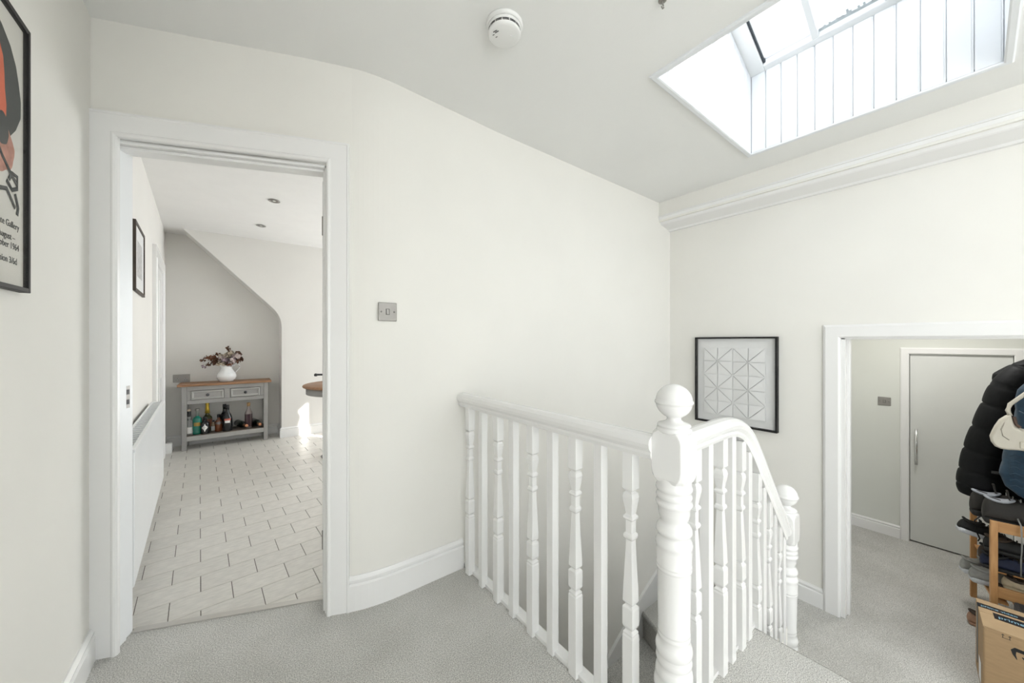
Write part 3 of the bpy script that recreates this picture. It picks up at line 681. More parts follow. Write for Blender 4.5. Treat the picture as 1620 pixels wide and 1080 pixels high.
for i in (-.5, .5): B(i-.02, i+.02, -.02, .0, .3, .6).build('bracket', GLOSSC, ra)
MB().tube([(RL1+.03, -.05, .0), (RL1+.03, -.05, .16), (RL1, -.05, .19)], .008, 8).build('pipe', GLOSSC, ra)
MB().lathe([(.014, .10), (.017, .105), (.017, .15), (.012, .16), (.003, .165)], 14, RL1+.03, -.05).build('valve', mat('valve', (.55, .53, .5), .4, .5), ra)
# downlights
for i, (x, y) in enumerate(((0.259, 3.751), (0.203, 4.637))):
    dl = thing('downlight', ('recessed steel downlight in the kitchen ceiling, the one nearer the doorway', 'recessed steel downlight in the kitchen ceiling, the one nearer the alcove')[i], 'ceiling light', (x, y, ZK), 0, 'kitchen downlights')
    MB().lathe([(.043, 0), (.0445, -.003), (.040, -.005), (.033, -.003), (.031, .0), (.030, .0)], 24, cap=False).build('bezel', STEEL, dl)
    lp_ = MB().lathe([(.032, -.0005), (.022, -.0012), (.001, -.0016)], 24, cap=False).build('lamp', mat('lamp_off', (.30, .29, .27), .25, .5), dl)
    MB().lathe([(.012, -.0014), (.010, -.0022), (.001, -.0026)], 16, cap=False).build('bulb', mat('bulb_off', (.75, .74, .7), .2), lp_)
# socket
so = thing('double_socket', 'steel double socket on the alcove wall behind the console table', 'socket', (-0.507, YB, 0.775), 0, None, orient((1, 0, 0), (0, 0, 1)))
B(-.073, .073, -.045, .045, 0, .007).build('plate', STEEL, so, bevel=.003)
for s in (-1, 1):
    B(s*.036-.014, s*.036+.014, -.030, .006, .0065, .0078).build('outlet', mat('socket_insert', (.30, .29, .28), .5), so)
    for hx, hz in ((0, 0), (-.009, -.018), (.009, -.018)): B(s*.036+hx-.002, s*.036+hx+.002, hz-.004, hz+.003, .0075, .0083).build('slot', DARK, so)
    B(s*.020-.005, s*.020+.005, .016, .034, .006, .0105).build('rocker', STEEL, so, bevel=.001)
# white cable box by the skirting
cb = thing('cable_box', 'small white plastic box on the floor by the kitchen door frame', 'box', (-0.585, 5.30, 0))
B(-.028, .030, -.035, .02, 0, .105).build('cover', PLASTIC, cb, bevel=.004); B(-.028, .030, -.040, -.034, .03, .09).build('front_plate', PLASTIC, cb, bevel=.003)

# console table -----------------------------------------------------
TX0, TX1, TYF, TYB = -0.515, 0.335, 5.262, 5.585
tb = thing('console_table', 'grey painted console table with wooden top and two drawers in the alcove', 'table', (-.09, 5.42, 0))
P2 = lambda b, n, m=GREYPAINT, bv=.003, p=tb: (par(b.build(n, m, bevel=bv), tb) if p is tb else None)
nb = 3
for i in range(nb):
    ya = TYF + (TYB-TYF)*i/nb; yb_ = TYF + (TYB-TYF)*(i+1)/nb
    P2(B(TX0, TX1, ya+.0004, yb_-.0004, .703, .728), 'top_plank', PINE, .004)
LEGW = .042
for x in (TX0+.035, TX1-.035-LEGW):
    for y in (TYF+.022, TYB-.025-LEGW): P2(B(x, x+LEGW, y, y+LEGW, 0, .703), 'leg')
lx0, lx1 = TX0+.035+LEGW, TX1-.035-LEGW; fy = TYF+.026
P2(B(lx0, lx1, fy, fy+.016, .655, .703), 'apron_rail'); P2(B(lx0, lx1, fy, fy+.016, .505, .548), 'apron_rail')
mid = (lx0+lx1)/2
for a in ((lx0, lx0+.035), (mid-.028, mid+.028), (lx1-.035, lx1)): P2(B(*a, fy, fy+.016, .548, .655), 'apron_stile')
for x in (TX0+.04, TX1-.04-.014): P2(B(x, x+.014, TYF+.03, TYB-.03, .505, .703), 'side_apron')
P2(B(lx0, lx1, TYB-.04, TYB-.026, .505, .703), 'back_apron')
DRW = mat('grey_paint_light', (.42, .41, .39), .5, noise=.06, nscale=10)
for x0, x1 in ((lx0+.035, mid-.028), (mid+.028, lx1-.035)):
    z0, z1 = .550, .653
    dr = bpy.data.objects.new('drawer', None); COL.objects.link(dr); dr.parent = tb; dr.location = Vector(((x0+x1)/2, fy, (z0+z1)/2)) - Vector(tb.location); dr.empty_display_size = .03
    hw, hh = (x1-x0)/2-.003, (z1-z0)/2-.003
    B(-hw, hw, .004, .26, -hh, hh).build('drawer_box', GREYPAINT, dr)
    # raised mitred moulding round a recessed panel
    rings = []
    for d_, y_ in ((0, .003), (0, -.006), (.010, -.010), (.024, .002)):
        rings.append([(-hw+d_, y_, -hh+d_), (hw-d_, y_, -hh+d_), (hw-d_, y_, hh-d_), (-hw+d_, y_, hh-d_)])
    MB().loft(rings, False, False).build('moulding', DRW, dr)
    B(-hw+.02, hw-.02, .001, .004, -hh+.02, hh-.02).build('panel', GREYPAINT, dr)
    kn = MB().lathe([(.009, 0), (.009, .004), (.006, .008), (.006, .014), (.014, .020), (.016, .027), (.010, .033), (.002, .035)], 14)
    kn.build('knob', mat('knob_metal', (.10, .10, .11), .3, .8), dr, (0, .001, 0), rot=(R(90), 0, 0))
SH = mat('shelf_wood', (.16, .13, .105), .55, noise=.25, nscale=8, stretch=(1.2, 9, 9))
for i in range(3):
    ya = TYF+.03 + (TYB-TYF-.06)*i/3; yb_ = TYF+.03 + (TYB-TYF-.06)*(i+1)/3
    P2(B(TX0+.04, TX1-.04, ya+.0005, yb_-.0005, .140, .157), 'shelf_plank', SH, .001)
P2(B(lx0, lx1, fy, fy+.016, .100, .150), 'shelf_rail', DRW)

# jug and dried flowers ---------------------------------------------
JX, JY, JZ = -.098, 5.42, .728
CER = mat('white_ceramic', (.86, .86, .85), .12, spec=.6)
jg = thing('jug', 'white ceramic jug with a looped handle on the console table', 'jug', (JX, JY, JZ))
bd = MB()
pf = [(.045, 0), (.052, .004), (.068, .035), (.074, .065), (.068, .095), (.050, .130), (.041, .155), (.041, .175), (.047, .195), (.043, .195), (.037, .176), (.037, .155), (.046, .128), (.062, .095), (.064, .05), (.04, .01), (.001, .008)]
rings = []
for r_, z in pf:
    ring = []
    for j in range(28):
        a = 2*math.pi*j/28; e = max(0, (z-.165)/.03); k = 1 + .45*e*max(0, math.cos(a - math.pi))**6
        ring.append((1.28*r_*k*math.cos(a), 1.28*r_*k*math.sin(a), z + .012*e*max(0, math.cos(a-math.pi))**4))
    rings.append(ring)
bd.loft(rings, True, True).build('body', CER, jg)
MB().tube([(.056, 0, .180), (.078, 0, .198), (.105, 0, .202), (.124, 0, .188), (.124, 0, .164), (.110, 0, .138), (.092, 0, .115), (.080, 0, .098)], [.008, .008, .0075, .007, .007, .007, .008, .009], 10).build('handle', CER, jg)
fls = thing('dried_flowers', 'bunch of brown and cream dried hydrangea heads in the white jug', 'flowers', (JX, JY, JZ+.19))
FC = [mat('petal_brown', (.15, .07, .04), .8, noise=.4, nscale=60), mat('petal_cream', (.66, .56, .43), .8, noise=.3, nscale=60), mat('petal_mauve', (.42, .32, .36), .8, noise=.3, nscale=60), mat('petal_rust', (.22, .085, .04), .8, noise=.4, nscale=60), mat('petal_pink', (.70, .58, .55), .8, noise=.3, nscale=60)]
STEM = mat('dry_stem', (.16, .11, .06), .8)
rnd = random.Random(11)
def petal(b, c_, nrm, size):
    nrm = Vector(nrm).normalized(); a = nrm.orthogonal().normalized(); a.rotate(Matrix.Rotation(rnd.random()*6.28, 3, nrm)); bb = nrm.cross(a); c_ = Vector(c_)
    L, W = size, size*.75
    pts_ = [c_, c_ + a*L*.5 + bb*W*.5 + nrm*L*.18, c_ + a*L + nrm*L*.05*rnd.uniform(-2, 3), c_ + a*L*.5 - bb*W*.5 + nrm*L*.18*rnd.uniform(.3, 1.4), c_ + a*L*.55 - nrm*L*.05]
    b.add(pts_, [(0, 1, 4), (1, 2, 4), (2, 3, 4), (3, 0, 4)], True)
def px2(dx, dz, dy=0): return (dx, dy, dz)
heads = [(-.13, .085, 0, 3), (-.075, .06, -.03, 0), (-.045, .10, .0, 1), (-.01, .055, -.06, 2), (.0, .115, -.02, 1), (.035, .125, .02, 1), (.045, .05, -.06, 4), (.075, .085, -.02, 2), (.10, .12, .0, 0), (.115, .055, -.02, 0), (-.105, .035, -.02, 0), (.02, .02, -.05, 3), (-.05, .025, -.05, 1), (.09, .105, -.05, 4), (-.01, .09, .06, 0), (-.035, .075, -.05, 4)]
for (x, z, y, ci) in heads:
    b = MB()
    for k in range(60):
        th_ = rnd.random()*6.28; ph_ = math.acos(rnd.uniform(-.5, 1)); r_ = rnd.uniform(.012, .040)
        n_ = Vector((math.sin(ph_)*math.cos(th_), math.sin(ph_)*math.sin(th_), math.cos(ph_)))
        petal(b, Vector((x, y, z)) + n_*r_, n_, rnd.uniform(.022, .036))
    h_ = b.build('flower_head', FC[ci], fls)
    MB().tube([(0, 0, -.06), (x*.3, y*.3, -.01), (x*.8, y*.8, z*.7), (x, y, z)], .0018, 5).build('stem', STEM, h_)
for (x, z, y, ci) in ((-.215, .075, 0, 0), (-.20, -.005, -.02, 2), (-.185, .10, 0, 3), (.02, .205, 0, 0), (.015, .18, 0, 0), (.12, .14, .02, 0), (.15, .075, 0, 0), (-.165, .02, 0, 0), (-.08, .135, .02, 0)):
    b = MB()
    for k in range(10):
        n_ = Vector((rnd.uniform(-1, 1), rnd.uniform(-1, 1), rnd.uniform(-.5, 1))).normalized()
        petal(b, Vector((x, y, z)) + n_*rnd.uniform(0, .016), n_, rnd.uniform(.022, .034))
    h_ = b.build('leaf_sprig', FC[ci], fls)
    MB().tube([(0, 0, -.05), (x*.35, y*.3, .03), (x, y, z)], .0014, 5).build('stem', STEM, h_)

# bottles -----------------------------------------------------------
def bottle(label, x, y, prof, gm, cap, cm, lab=None, lm=None, lying=None, n=18):
    t_ = thing('bottle', label, 'bottle', (x, y, .157), 0, 'bottles on the console shelf')
    if lying is not None: t_.location.z = .157 + max(r for r, z in prof); t_.rotation_euler = lying
    MB().lathe(prof, n).build('glass_body', gm, t_)
    if cap: MB().lathe(cap, 14).build('cap', cm, t_)
    if lab:
        r_, z0, z1, a0_, a1_ = lab
        MB().loft([[(r_*math.cos(a0_+(a1_-a0_)*i/14), r_*math.sin(a0_+(a1_-a0_)*i/14), z) for i in range(15)] for z in (z0, z1)], False, True, False).build('paper_label', lm, t_)
    return t_
def bp(r, h, sh, nr, nh): return [(r*.9, 0), (r, .004), (r, sh), (r*.9, sh+.012), (r*.55, sh+.03), (nr*1.1, sh+.045), (nr, sh+.055), (nr, h)]
CLR = mat('clear_glass', (.85, .88, .88), .05, trans=.85); GRN = mat('teal_glass', (.01, .17, .12), .12, spec=.6); BLK = mat('black_glass', (.008, .008, .009), .12, spec=.6)
DGR = mat('dark_green_glass', (.012, .018, .012), .12, spec=.6); AMB = mat('whisky', (.16, .045, .015), .1, spec=.6); OLV = mat('champagne_glass', (.05, .05, .012), .12, spec=.6); PLM = mat('plum_label', (.045, .012, .022), .4)
GOLD = mat('gold_foil', (.65, .45, .06), .35, .6); ROSE = mat('copper_foil', (.55, .25, .13), .35, .6); LAB = mat('label_white', (.78, .77, .74), .7)
front = (R(-175), R(-5))
b1 = bottle('clear gin bottle with black neck band and pink-white label', -.425, 5.37, bp(.038, .225, .14, .015, .225), CLR, [(.0165, .205), (.0165, .262), (.014, .264)], DARK, (.0386, .02, .09, *front), LAB)
MB().lathe([(.015, .264), (.0165, .267), (.0165, .283), (.012, .286)], 14).build('stopper', mat('cork', (.62, .52, .40), .7), b1)
b2 = bottle('ridged teal green bottle with narrow clear neck', -.355, 5.36, [(.036, 0), (.040, .005), (.040, .03), (.038, .034), (.041, .06), (.041, .11), (.039, .115), (.041, .12), (.041, .17), (.030, .188), (.016, .197), (.0145, .205)], GRN, [(.0145, .200), (.0145, .255), (.017, .258), (.017, .264)], mat('neck_glass', (.42, .44, .40), .1, trans=.5), (.0416, .095, .135, R(-130), R(-50)), mat('brass_label', (.33, .22, .05), .4, .4))
MB().lathe([(.019, .264), (.021, .268), (.021, .285), (.015, .288)], 8).build('stopper', mat('pewter', (.25, .24, .22), .35, .8), b2)
bottle('tall champagne bottle with yellow gold foil behind the others', -.275, 5.50, bp(.044, .25, .15, .016, .26), OLV, [(.024, .205), (.020, .25), (.0165, .29), (.0185, .325), (.018, .345), (.008, .35)], GOLD, (.0446, .05, .14, *front), mat('red_gold_label', (.28, .09, .04), .5, noise=.5, nscale=40))
b4 = bottle('short dark bottle with a white diamond label', -.287, 5.335, [(.037, 0), (.041, .005), (.041, .115), (.037, .128), (.020, .138), (.015, .142), (.015, .162)], BLK, [(.017, .160), (.017, .188), (.013, .190)], DARK)
dm = MB(); dz = []
for (u_, v_) in ((0, -.045), (.65, 0), (0, .045), (-.65, 0)): dz.append((.0416*1.02*math.sin(u_), -.0416*1.02*math.cos(u_), .072+v_))
dm.add(dz + [(0, -.0445, .072)], [(0, 1, 4), (1, 2, 4), (2, 3, 4), (3, 0, 4)]).build('diamond_label', LAB, b4)
link('lettering', text_mesh("HENDRICK'S", .0085, 'CENTER'), INK, b4, (0, -.0452, .069), rot=(R(90), 0, 0))
bottle('tiny miniature bottle with dark cap between the champagne and whisky', -.218, 5.42, bp(.022, .105, .07, .009, .105), mat('mini_amber', (.35, .25, .17), .15, spec=.6), [(.011, .10), (.011, .125), (.008, .126)], DARK, (.0224, .008, .06, *front), LAB)
bottle('half-bottle of amber whisky with black cap', -.168, 5.38, [(.033, 0), (.036, .005), (.036, .105), (.032, .120), (.018, .138), (.014, .145), (.014, .165)], AMB, [(.016, .162), (.016, .195), (.012, .197)], DARK, (.0364, .085, .115, *front), CLR)
b7 = bottle('black cream liqueur bottle with a red and cream landscape label', -.088, 5.345, [(.042, 0), (.046, .005), (.046, .135), (.043, .16), (.033, .19), (.020, .215), (.0165, .23), (.0165, .27)], BLK, [(.018, .262), (.018, .298), (.014, .30)], DARK)
for a0_, a1_, z0, z1, m_ in ((R(-120), R(-60), .098, .128, LAB), (R(-128), R(-52), .122, .148, mat('label_red', (.55, .13, .09), .6))):
    MB().loft([[(.0466*math.cos(a0_+(a1_-a0_)*i/10), .0466*math.sin(a0_+(a1_-a0_)*i/10), z) for i in range(11)] for z in (z0, z1)], False, True, False).build('label_patch', m_, b7)
bottle('plain black bottle half hidden behind the cream liqueur', -.118, 5.47, bp(.040, .26, .17, .016, .27), BLK, [(.018, .26), (.018, .295), (.014, .297)], DARK)
bottle('slim plum-labelled spirit bottle with a clear neck and cork', .112, 5.40, [(.034, 0), (.038, .005), (.038, .165), (.034, .185), (.020, .215), (.016, .235), (.016, .26)], mat('pale_glass', (.55, .48, .46), .08, trans=.4), [(.017, .258), (.018, .298), (.014, .30)], mat('cork2', (.55, .35, .17), .6), (.0386, .012, .165, R(-180), R(180)), PLM)
WB = bp(.039, .25, .15, .0145, .27); WCAP = [(.0155, .205), (.0165, .265), (.0175, .268), (.0175, .278), (.012, .280)]
lay = lambda az: (R(90), 0, R(az))
bottle('dark wine bottle with copper foil lying on its side beside the cream liqueur', .005, 5.572, WB, DGR, WCAP, ROSE, None, None, lay(18))
bottle('dark wine bottle with copper foil lying on its side at the right end', .160, 5.572, WB, DGR, WCAP, ROSE, None, None, lay(13))

# round-ended drop-leaf table, only its left end in view -------------
rt = thing('round_table', 'round kitchen table with pine top and grey painted rim', 'table', (0.95, 4.18, 0))
MB().lathe([(.41, .722), (.418, .726), (.422, .735), (.418, .745), (.408, .750), (.001, .750)], 56).build('table_top', PINE, rt)
MB().lathe([(.385, .652), (.39, .655), (.39, .722), (.365, .722), (.365, .652)], 56, cap=False).build('apron', GREYPAINT, rt)
MB().lathe([(.05, .03), (.055, .10), (.035, .16), (.045, .35), (.06, .45), (.04, .55), (.05, .655)], 20).build('pedestal', GREYPAINT, rt)
for a in (20, 110, 200, 290):
    b = MB(); ca, sa_ = math.cos(R(a)), math.sin(R(a))
    b.tube([(ca*.03, sa_*.03, .10), (ca*.14, sa_*.14, .09), (ca*.24, sa_*.24, .03), (ca*.28, sa_*.28, .018)], [.026, .024, .02, .018], 8); b.build('foot', GREYPAINT, rt)
# black pan on the table with its handle towards the doorway
pn = thing('frying_pan', 'black handle poking out above the round table', 'pan', (1.05, 4.62, .750))
MB().lathe([(.10, 0), (.11, .002), (.135, .045), (.138, .047), (.133, .046), (.108, .006), (.001, .005)], 32).build('pan_body', DARK, pn)
MB().tube([(-.13, -.02, .04), (-.18, -.03, .065), (-.34, -.07, .075)], [.008, .010, .011], 10).build('handle', DARK, pn)
MB().lathe([(.002, -.016), (.014, -.014), (.019, 0), (.014, .014), (.002, .018)], 14).build('handle_end', DARK, pn, (-.345, -.072, .072))
# ================================================================== LOBBY THINGS
lm = thing('lobby_fill_lamp', 'unseen round opal lamp added to brighten the lobby', 'ceiling light', (3.95, 0.2, 1.78))  # fill lamp added out of view above the lobby doorway
MB().lathe([(.13, 0), (.15, -.004), (.15, -.02), (.13, -.022)], 32).build('base', PLASTIC, lm)
em = bpy.data.materials.new('opal_lit'); em.use_nodes = True; pb = em.node_tree.nodes['Principled BSDF']; pb.inputs['Base Color'].default_value = (.9, .9, .88, 1); pb.inputs['Emission Color'].default_value = (1, .97, .92, 1); pb.inputs['Emission Strength'].default_value = 2.0
MB().lathe([(.13, -.02), (.125, -.04), (.09, -.055), (.001, -.06)], 32).build('diffuser', em, lm)
ll = bpy.data.lights.new('lobby_fill_light', 'AREA'); ll.shape = 'DISK'; ll.size = .26; ll.energy = 4.2; ll.color = (1, .98, .95)
lo = bpy.data.objects.new('lobby_fill_light', ll); COL.objects.link(lo); lo.location = (3.95, 0.2, 1.70)
# coat rail with hooks on the lobby's right wall
cr = thing('coat_rail', 'wooden coat rail with black hooks behind the hanging coats', 'coat rail', (3.75, -0.62, 1.13))
B(-.5, .45, 0, .02, -.04, .04).build('rail_board', PINER, cr, bevel=.003)
for x in (-.35, -.1, .15, .38): MB().tube([(x, .02, .01), (x, .06, .0), (x, .09, .01), (x, .10, .035)], .006, 8).build('hook', DARK, cr)
BLKN = mat('black_nylon', (.0045, .005, .006), .65, noise=.3, nscale=30, bump=.4, bscale=60, spec=.22)
NAVY = mat('navy_quilt', (.016, .05, .09), .6, noise=.35, nscale=30, bump=.4, bscale=70, spec=.4, sheen=.1)
def garment(parent, name, m, rows, period, puff, n=40, seed=1, wrinkle=.008, sub=8):
    # rows: (z, yl, yr, x0, x1): outline left/right in y and near/far in x
    rn = random.Random(seed); ph = [rn.random()*6.28 for _ in range(8)]
    rings = []; zs = []
    for (a, b_) in zip(rows, rows[1:]):
        for k in range(sub): zs.append(tuple(a[i] + (b_[i]-a[i])*k/sub for i in range(5)))
    zs.append(rows[-1])
    for (z, yl, yr, x0, x1) in zs:
        q = abs(math.sin(math.pi*(z)/period))**.3 if period else 1
        pf_ = puff*(q-1)
        cy, cx_ = (yl+yr)/2, (x0+x1)/2; ry, rx = abs(yl-yr)/2 + pf_, abs(x1-x0)/2 + pf_
        ring = []
        for j in range(n):
            a = 2*math.pi*j/n
            wv = wrinkle*(math.sin(3*a+ph[0]+4*z) + .7*math.sin(5*a+ph[1]-9*z) + .5*math.sin(9*a+ph[2]+17*z))
            ca, sa_ = math.cos(a), math.sin(a); e = .75
            ring.append((cx_ + (rx+wv)*math.copysign(abs(ca)**e, ca), cy + (ry+wv)*math.copysign(abs(sa_)**e, sa_), z + .006*math.sin(2*a+ph[3])))
        rings.append(ring)
    return MB().loft(rings, True, True).build(name, m, parent)
def par0(o, p): return par(o, p)
SHIFT = lambda rows: [(z, a*1.01, b, c_+.07, d+.07) for z, a, b, c_, d in rows]
ct = thing('puffer_coat', 'long black quilted puffer coat hanging in the lobby', 'coat', (3.88, -.4, 1.1))
par0(garment(ct, 'body', BLKN, SHIFT( [(.185, -.07, -.52, 3.80, 4.06), (.30, -.06, -.53, 3.78, 4.08), (.55, -.06, -.53, 3.79, 4.07), (.72, -.06, -.52, 3.80, 4.05), (.86, -.055, -.52, 3.81, 4.04), (.93, -.06, -.52, 3.82, 4.03), (.99, -.07, -.52, 3.83, 4.01), (1.05, -.13, -.50, 3.85, 3.99), (1.09, -.20, -.45, 3.87, 3.97), (1.115, -.28, -.40, 3.89, 3.95)]), .105, .014, seed=2), ct)
# sleeve hanging forward on the left, segmented
def sleeve(parent, name, m, path, rad, seg, puff):
    pts_ = [Vector(p) for p in path]; out = []; rr_ = []
    nseg = 84
    for i in range(nseg+1):
        t_ = i/nseg*(len(pts_)-1); k = min(int(t_), len(pts_)-2); f_ = t_-k
        out.append(tuple(pts_[k].lerp(pts_[k+1], f_))); base = rad[k] + (rad[k+1]-rad[k])*f_
        rr_.append(base - puff*(1-abs(math.sin(math.pi*seg*i/nseg))**.3))
    rr_[-1] *= .55
    b = MB().tube(out, rr_, 22); return b.build(name, m, parent)
par0(sleeve(ct, 'sleeve', BLKN, [(3.91, -.20, 1.02), (3.90, -.14, .90), (3.90, -.115, .78), (3.90, -.075, .62), (3.91, -.045, .47), (3.91, -.025, .33), (3.91, -.015, .235), (3.91, -.01, .170)], [.075, .095, .10, .102, .105, .104, .104, .085], 7, .011), ct)
par0(MB().tube([(3.80, -.06, .37), (3.80, -.10, .372), (3.80, -.15, .368)], .010, 8).build('cuff_strap', DARK), ct)
nv = thing('quilted_jacket', 'navy blue quilted jacket hanging in front of the black coat', 'jacket', (3.62, -.42, 1.1))
par0(garment(nv, 'body', NAVY, [(.27, -.21, -.52, 3.60, 3.74), (.305, -.15, -.53, 3.57, 3.75), (.35, -.105, -.53, 3.56, 3.76), (.42, -.085, -.53, 3.55, 3.76), (.52, -.10, -.53, 3.56, 3.76), (.64, -.125, -.52, 3.57, 3.75), (.74, -.145, -.52, 3.57, 3.75), (.84, -.140, -.52, 3.57, 3.75), (.92, -.15, -.52, 3.58, 3.74), (.98, -.18, -.50, 3.60, 3.73), (1.05, -.25, -.46, 3.63, 3.71), (1.10, -.33, -.43, 3.65, 3.69)], .16, .006, seed=4, wrinkle=.006), nv)
qs = MB()
for i in range(9):
    z0 = .36 + i*.035
    qs.tube([(3.553, -.12-.02*k, z0 + (.012 if k % 2 else 0)) for k in range(9)], .0025, 5)
par0(qs.build('quilting', NAVY), nv)
par0(MB().tube([(3.56, -.15, .80), (3.552, -.20, .765), (3.55, -.26, .75)], .004, 6).build('pocket_seam', NAVY), nv)
# cream bag
CREAM = mat('cream_leather', (.66, .62, .53), .45, noise=.05, nscale=20, bump=.15, bscale=120)
bgb = thing('shoulder_bag', 'cream leather half-moon shoulder bag hanging over the navy jacket', 'bag', (3.50, -.16, .57))
OUT = [(-.049, .646), (-.053, .62), (-.066, .596), (-.087, .586), (-.113, .585), (-.143, .590), (-.19, .592), (-.24, .595), (-.30, .60), (-.36, .62), (-.40, .66), (-.41, .70), (-.39, .77), (-.36, .735), (-.32, .712), (-.26, .698), (-.2, .698), (-.160, .706), (-.136, .72), (-.128, .749), (-.122, .785), (-.103, .771), (-.082, .746), (-.066, .707), (-.056, .674)]
def inset(pts_, d):
    out = []; n = len(pts_)
    for i in range(n):
        a, b_, c_ = Vector(pts_[i-1]), Vector(pts_[i]), Vector(pts_[(i+1) % n]); t1 = (c_-a).normalized(); out.append(tuple(b_ + Vector((t1.y, -t1.x))*d))
    return out
sgn_ = 1 if sum(OUT[i][0]*OUT[(i+1) % len(OUT)][1] - OUT[(i+1) % len(OUT)][0]*OUT[i][1] for i in range(len(OUT))) < 0 else -1
rings = [[(x_-3.50, y-(-.16), z-.57) for y, z in inset(OUT, sgn_*dd)] for x_, dd in ((3.448, .012), (3.452, .005), (3.462, .001), (3.485, 0), (3.515, 0), (3.538, .001), (3.548, .005), (3.552, .012))]
MB().loft(rings, True, True).build('pouch', CREAM, bgb)
MB().tube([(.0, .040, .205), (.0, .048, .235), (.01, .04, .27), (.04, -.03, .36), (.08, -.18, .48), (.11, -.34, .55)], .010, 8).build('strap', CREAM, bgb)
B(-.060, -.050, -.030, .010, .035, .075).build('buckle_tab', CREAM, bgb, bevel=.004)
MB().tube([(-.050, .060, .175), (-.053, .072, .130), (-.053, .066, .095), (-.053, .045, .075)], .0022, 6).build('stitch_line', mat('stitch', (.40, .36, .30), .7), bgb)
MB().tube([(-.02, .028, .205), (-.02, .022, .165), (-.02, .008, .147)], .007, 8).build('zip_opening', mat('brown_lining', (.10, .06, .045), .6), bgb)

# shoe rack ----------------------------------------------------------
RA = math.atan2(.174, .985); RO = (3.62, -.066)
sr = thing('shoe_rack', 'pine shoe rack crowded with shoes under the coats', 'shoe rack', (RO[0], RO[1], ZL), RA)   # local x to the back, y = away from wall is 0, negative y into the rack
RLX, RLY, lw = .437, -.46, .028
for x, h_ in ((0, .69), (RLX, .75)):
    for y in (0, RLY): B(x-lw/2, x+lw/2, y-lw/2, y+lw/2, 0, h_).build('leg', PINER, sr, bevel=.002)
PINEH = mat('pine_rail', (.66, .37, .16), .5, nscale=5, col2=(.50, .25, .09), stretch=(8, 1.2, 8), noise=.2)
for z in (.627, .235, .335):
    hh_ = .063 if z != .335 else .025
    for x in ((0, RLX) if z != .335 else (RLX,)): B(x-.009, x+.009, RLY+lw/2, -lw/2, z, z+hh_).build('rail', PINEH, sr, bevel=.002)
for z in (.655, .372, .205):
    for i in range(6):
        y = -.03 - i*.080; B(.012 if z != .372 else .05, RLX-.012, y-.028, y+.028, z-.012, z).build('shelf_slat', PINEH, sr, bevel=.001)
# shoes --------------------------------------------------------------
def shoe(label, loc, az, up, so, la, lining, L=.285, tilt=0, sole_h=.028, group='shoes on the rack', low=1.0, roll=0, wide=1.0):
    # local: heel at x=0, toe at x=L
    yw = lambda b: [setattr(b, 'v', [(x, y*wide, z) for x, y, z in b.v]), b][1]
    t_ = thing('shoe', label, 'shoe', loc, 0, group, (R(roll), R(tilt), R(az)))
    st_ = [(0, .028, .0), (.012, .036, 0), (.05, .040, 0), (.12, .037, 0), (.17, .043, .0), (.215, .048, .0), (.255, .042, .003), (.278, .026, .008), (.285, .010, .012)]
    sc = L/.285
    rings = []
    for x, hw, lift in st_:
        x *= sc; r_ = []
        for (a, b_) in ((-1, 0), (-1.06, .35), (-1.03, .8), (-.94, 1), (.94, 1), (1.03, .8), (1.06, .35), (1, 0)):
            r_.append((x + (0 if .02 < x < .27 else (-.004 if x < .02 else .004))*(1 if 0 < b_ < 1 else 0), hw*a, lift + sole_h*b_))
        rings.append(r_)
    yw(MB().loft(rings, True, True)).build('sole', so, t_, subsurf=1)
    top = [(-.004, .052), (.002, .078), (.016, .093), (.045, .088), (.09, .080), (.115, .092), (.15, .085), (.19, .066), (.235, .052), (.268, .042), (.281, .032)]
    wid = [(-.005, .016, .010), (.001, .026, .017), (.014, .033, .021), (.045, .037, .024), (.09, .037, .026), (.115, .038, .022), (.15, .041, .024), (.19, .045, .026), (.235, .043, .026), (.268, .031, .018), (.281, .014, .008)]
    rings = []
    for (x, zt_), (xx, wb, wt) in zip(top, wid):
        zt_ = sole_h + (zt_-.028)*low; r_ = []
        for k in range(13):
            a = math.pi*k/12; ca = math.cos(a); sa_ = math.sin(a)
            r_.append((xx*sc, (wt+(wb-wt)*(1-sa_)**.6)*math.copysign(abs(ca)**.7, ca), sole_h*.7 + (zt_-sole_h*.7)*sa_**.7))
        rings.append(r_)
    yw(MB().loft(rings, True, True)).build('upper', up, t_, subsurf=1)
    # padded collar and dark opening
    zc2 = sole_h + (.084-.028)*low
    ring = [(.052*sc + .046*sc*math.cos(2*math.pi*i/18), .025*math.sin(2*math.pi*i/18), zc2 + .004 + .008*math.cos(2*math.pi*i/9)) for i in range(19)]
    MB().tube(ring, .007, 8, False).build('collar', lining, t_)
    MB().loft([[(.052*sc + .042*sc*math.cos(2*math.pi*i/18), .022*math.sin(2*math.pi*i/18), zc2 + .006 + .006*math.cos(4*math.pi*i/18)) for i in range(18)], [(.052*sc + .01*math.cos(2*math.pi*i/18), .006*math.sin(2*math.pi*i/18), zc2 - .002) for i in range(18)]], True, True).build('opening', lining, t_)
    if la is not None:
        MB().loft([[(.085*sc, -.018, zc2+.004), (.085*sc, .018, zc2+.004), (.085*sc, .018, zc2+.010), (.085*sc, -.018, zc2+.010)], [(.073*sc, -.014, zc2+.034*low), (.073*sc, .014, zc2+.034*low), (.079*sc, .014, zc2+.036*low), (.079*sc, -.014, zc2+.036*low)]], True, False).build('tongue', up, t_, bevel=.004)
        for i in range(4):
            x = (.118 + i*.021)*sc; z = sole_h + (.096-.028 - i*.0085)*low
            MB().tube([(x-.004, -.020, z-.010), (x, -.008, z+.001), (x+.003, .008, z+.001), (x+.006, .020, z-.010)], .0026, 6).build('lace', la, t_)
    return t_
def sm_(n, c_, r=.7): return mat('shoe_'+n, c_, r, noise=.2, nscale=50, bump=.2, bscale=150)
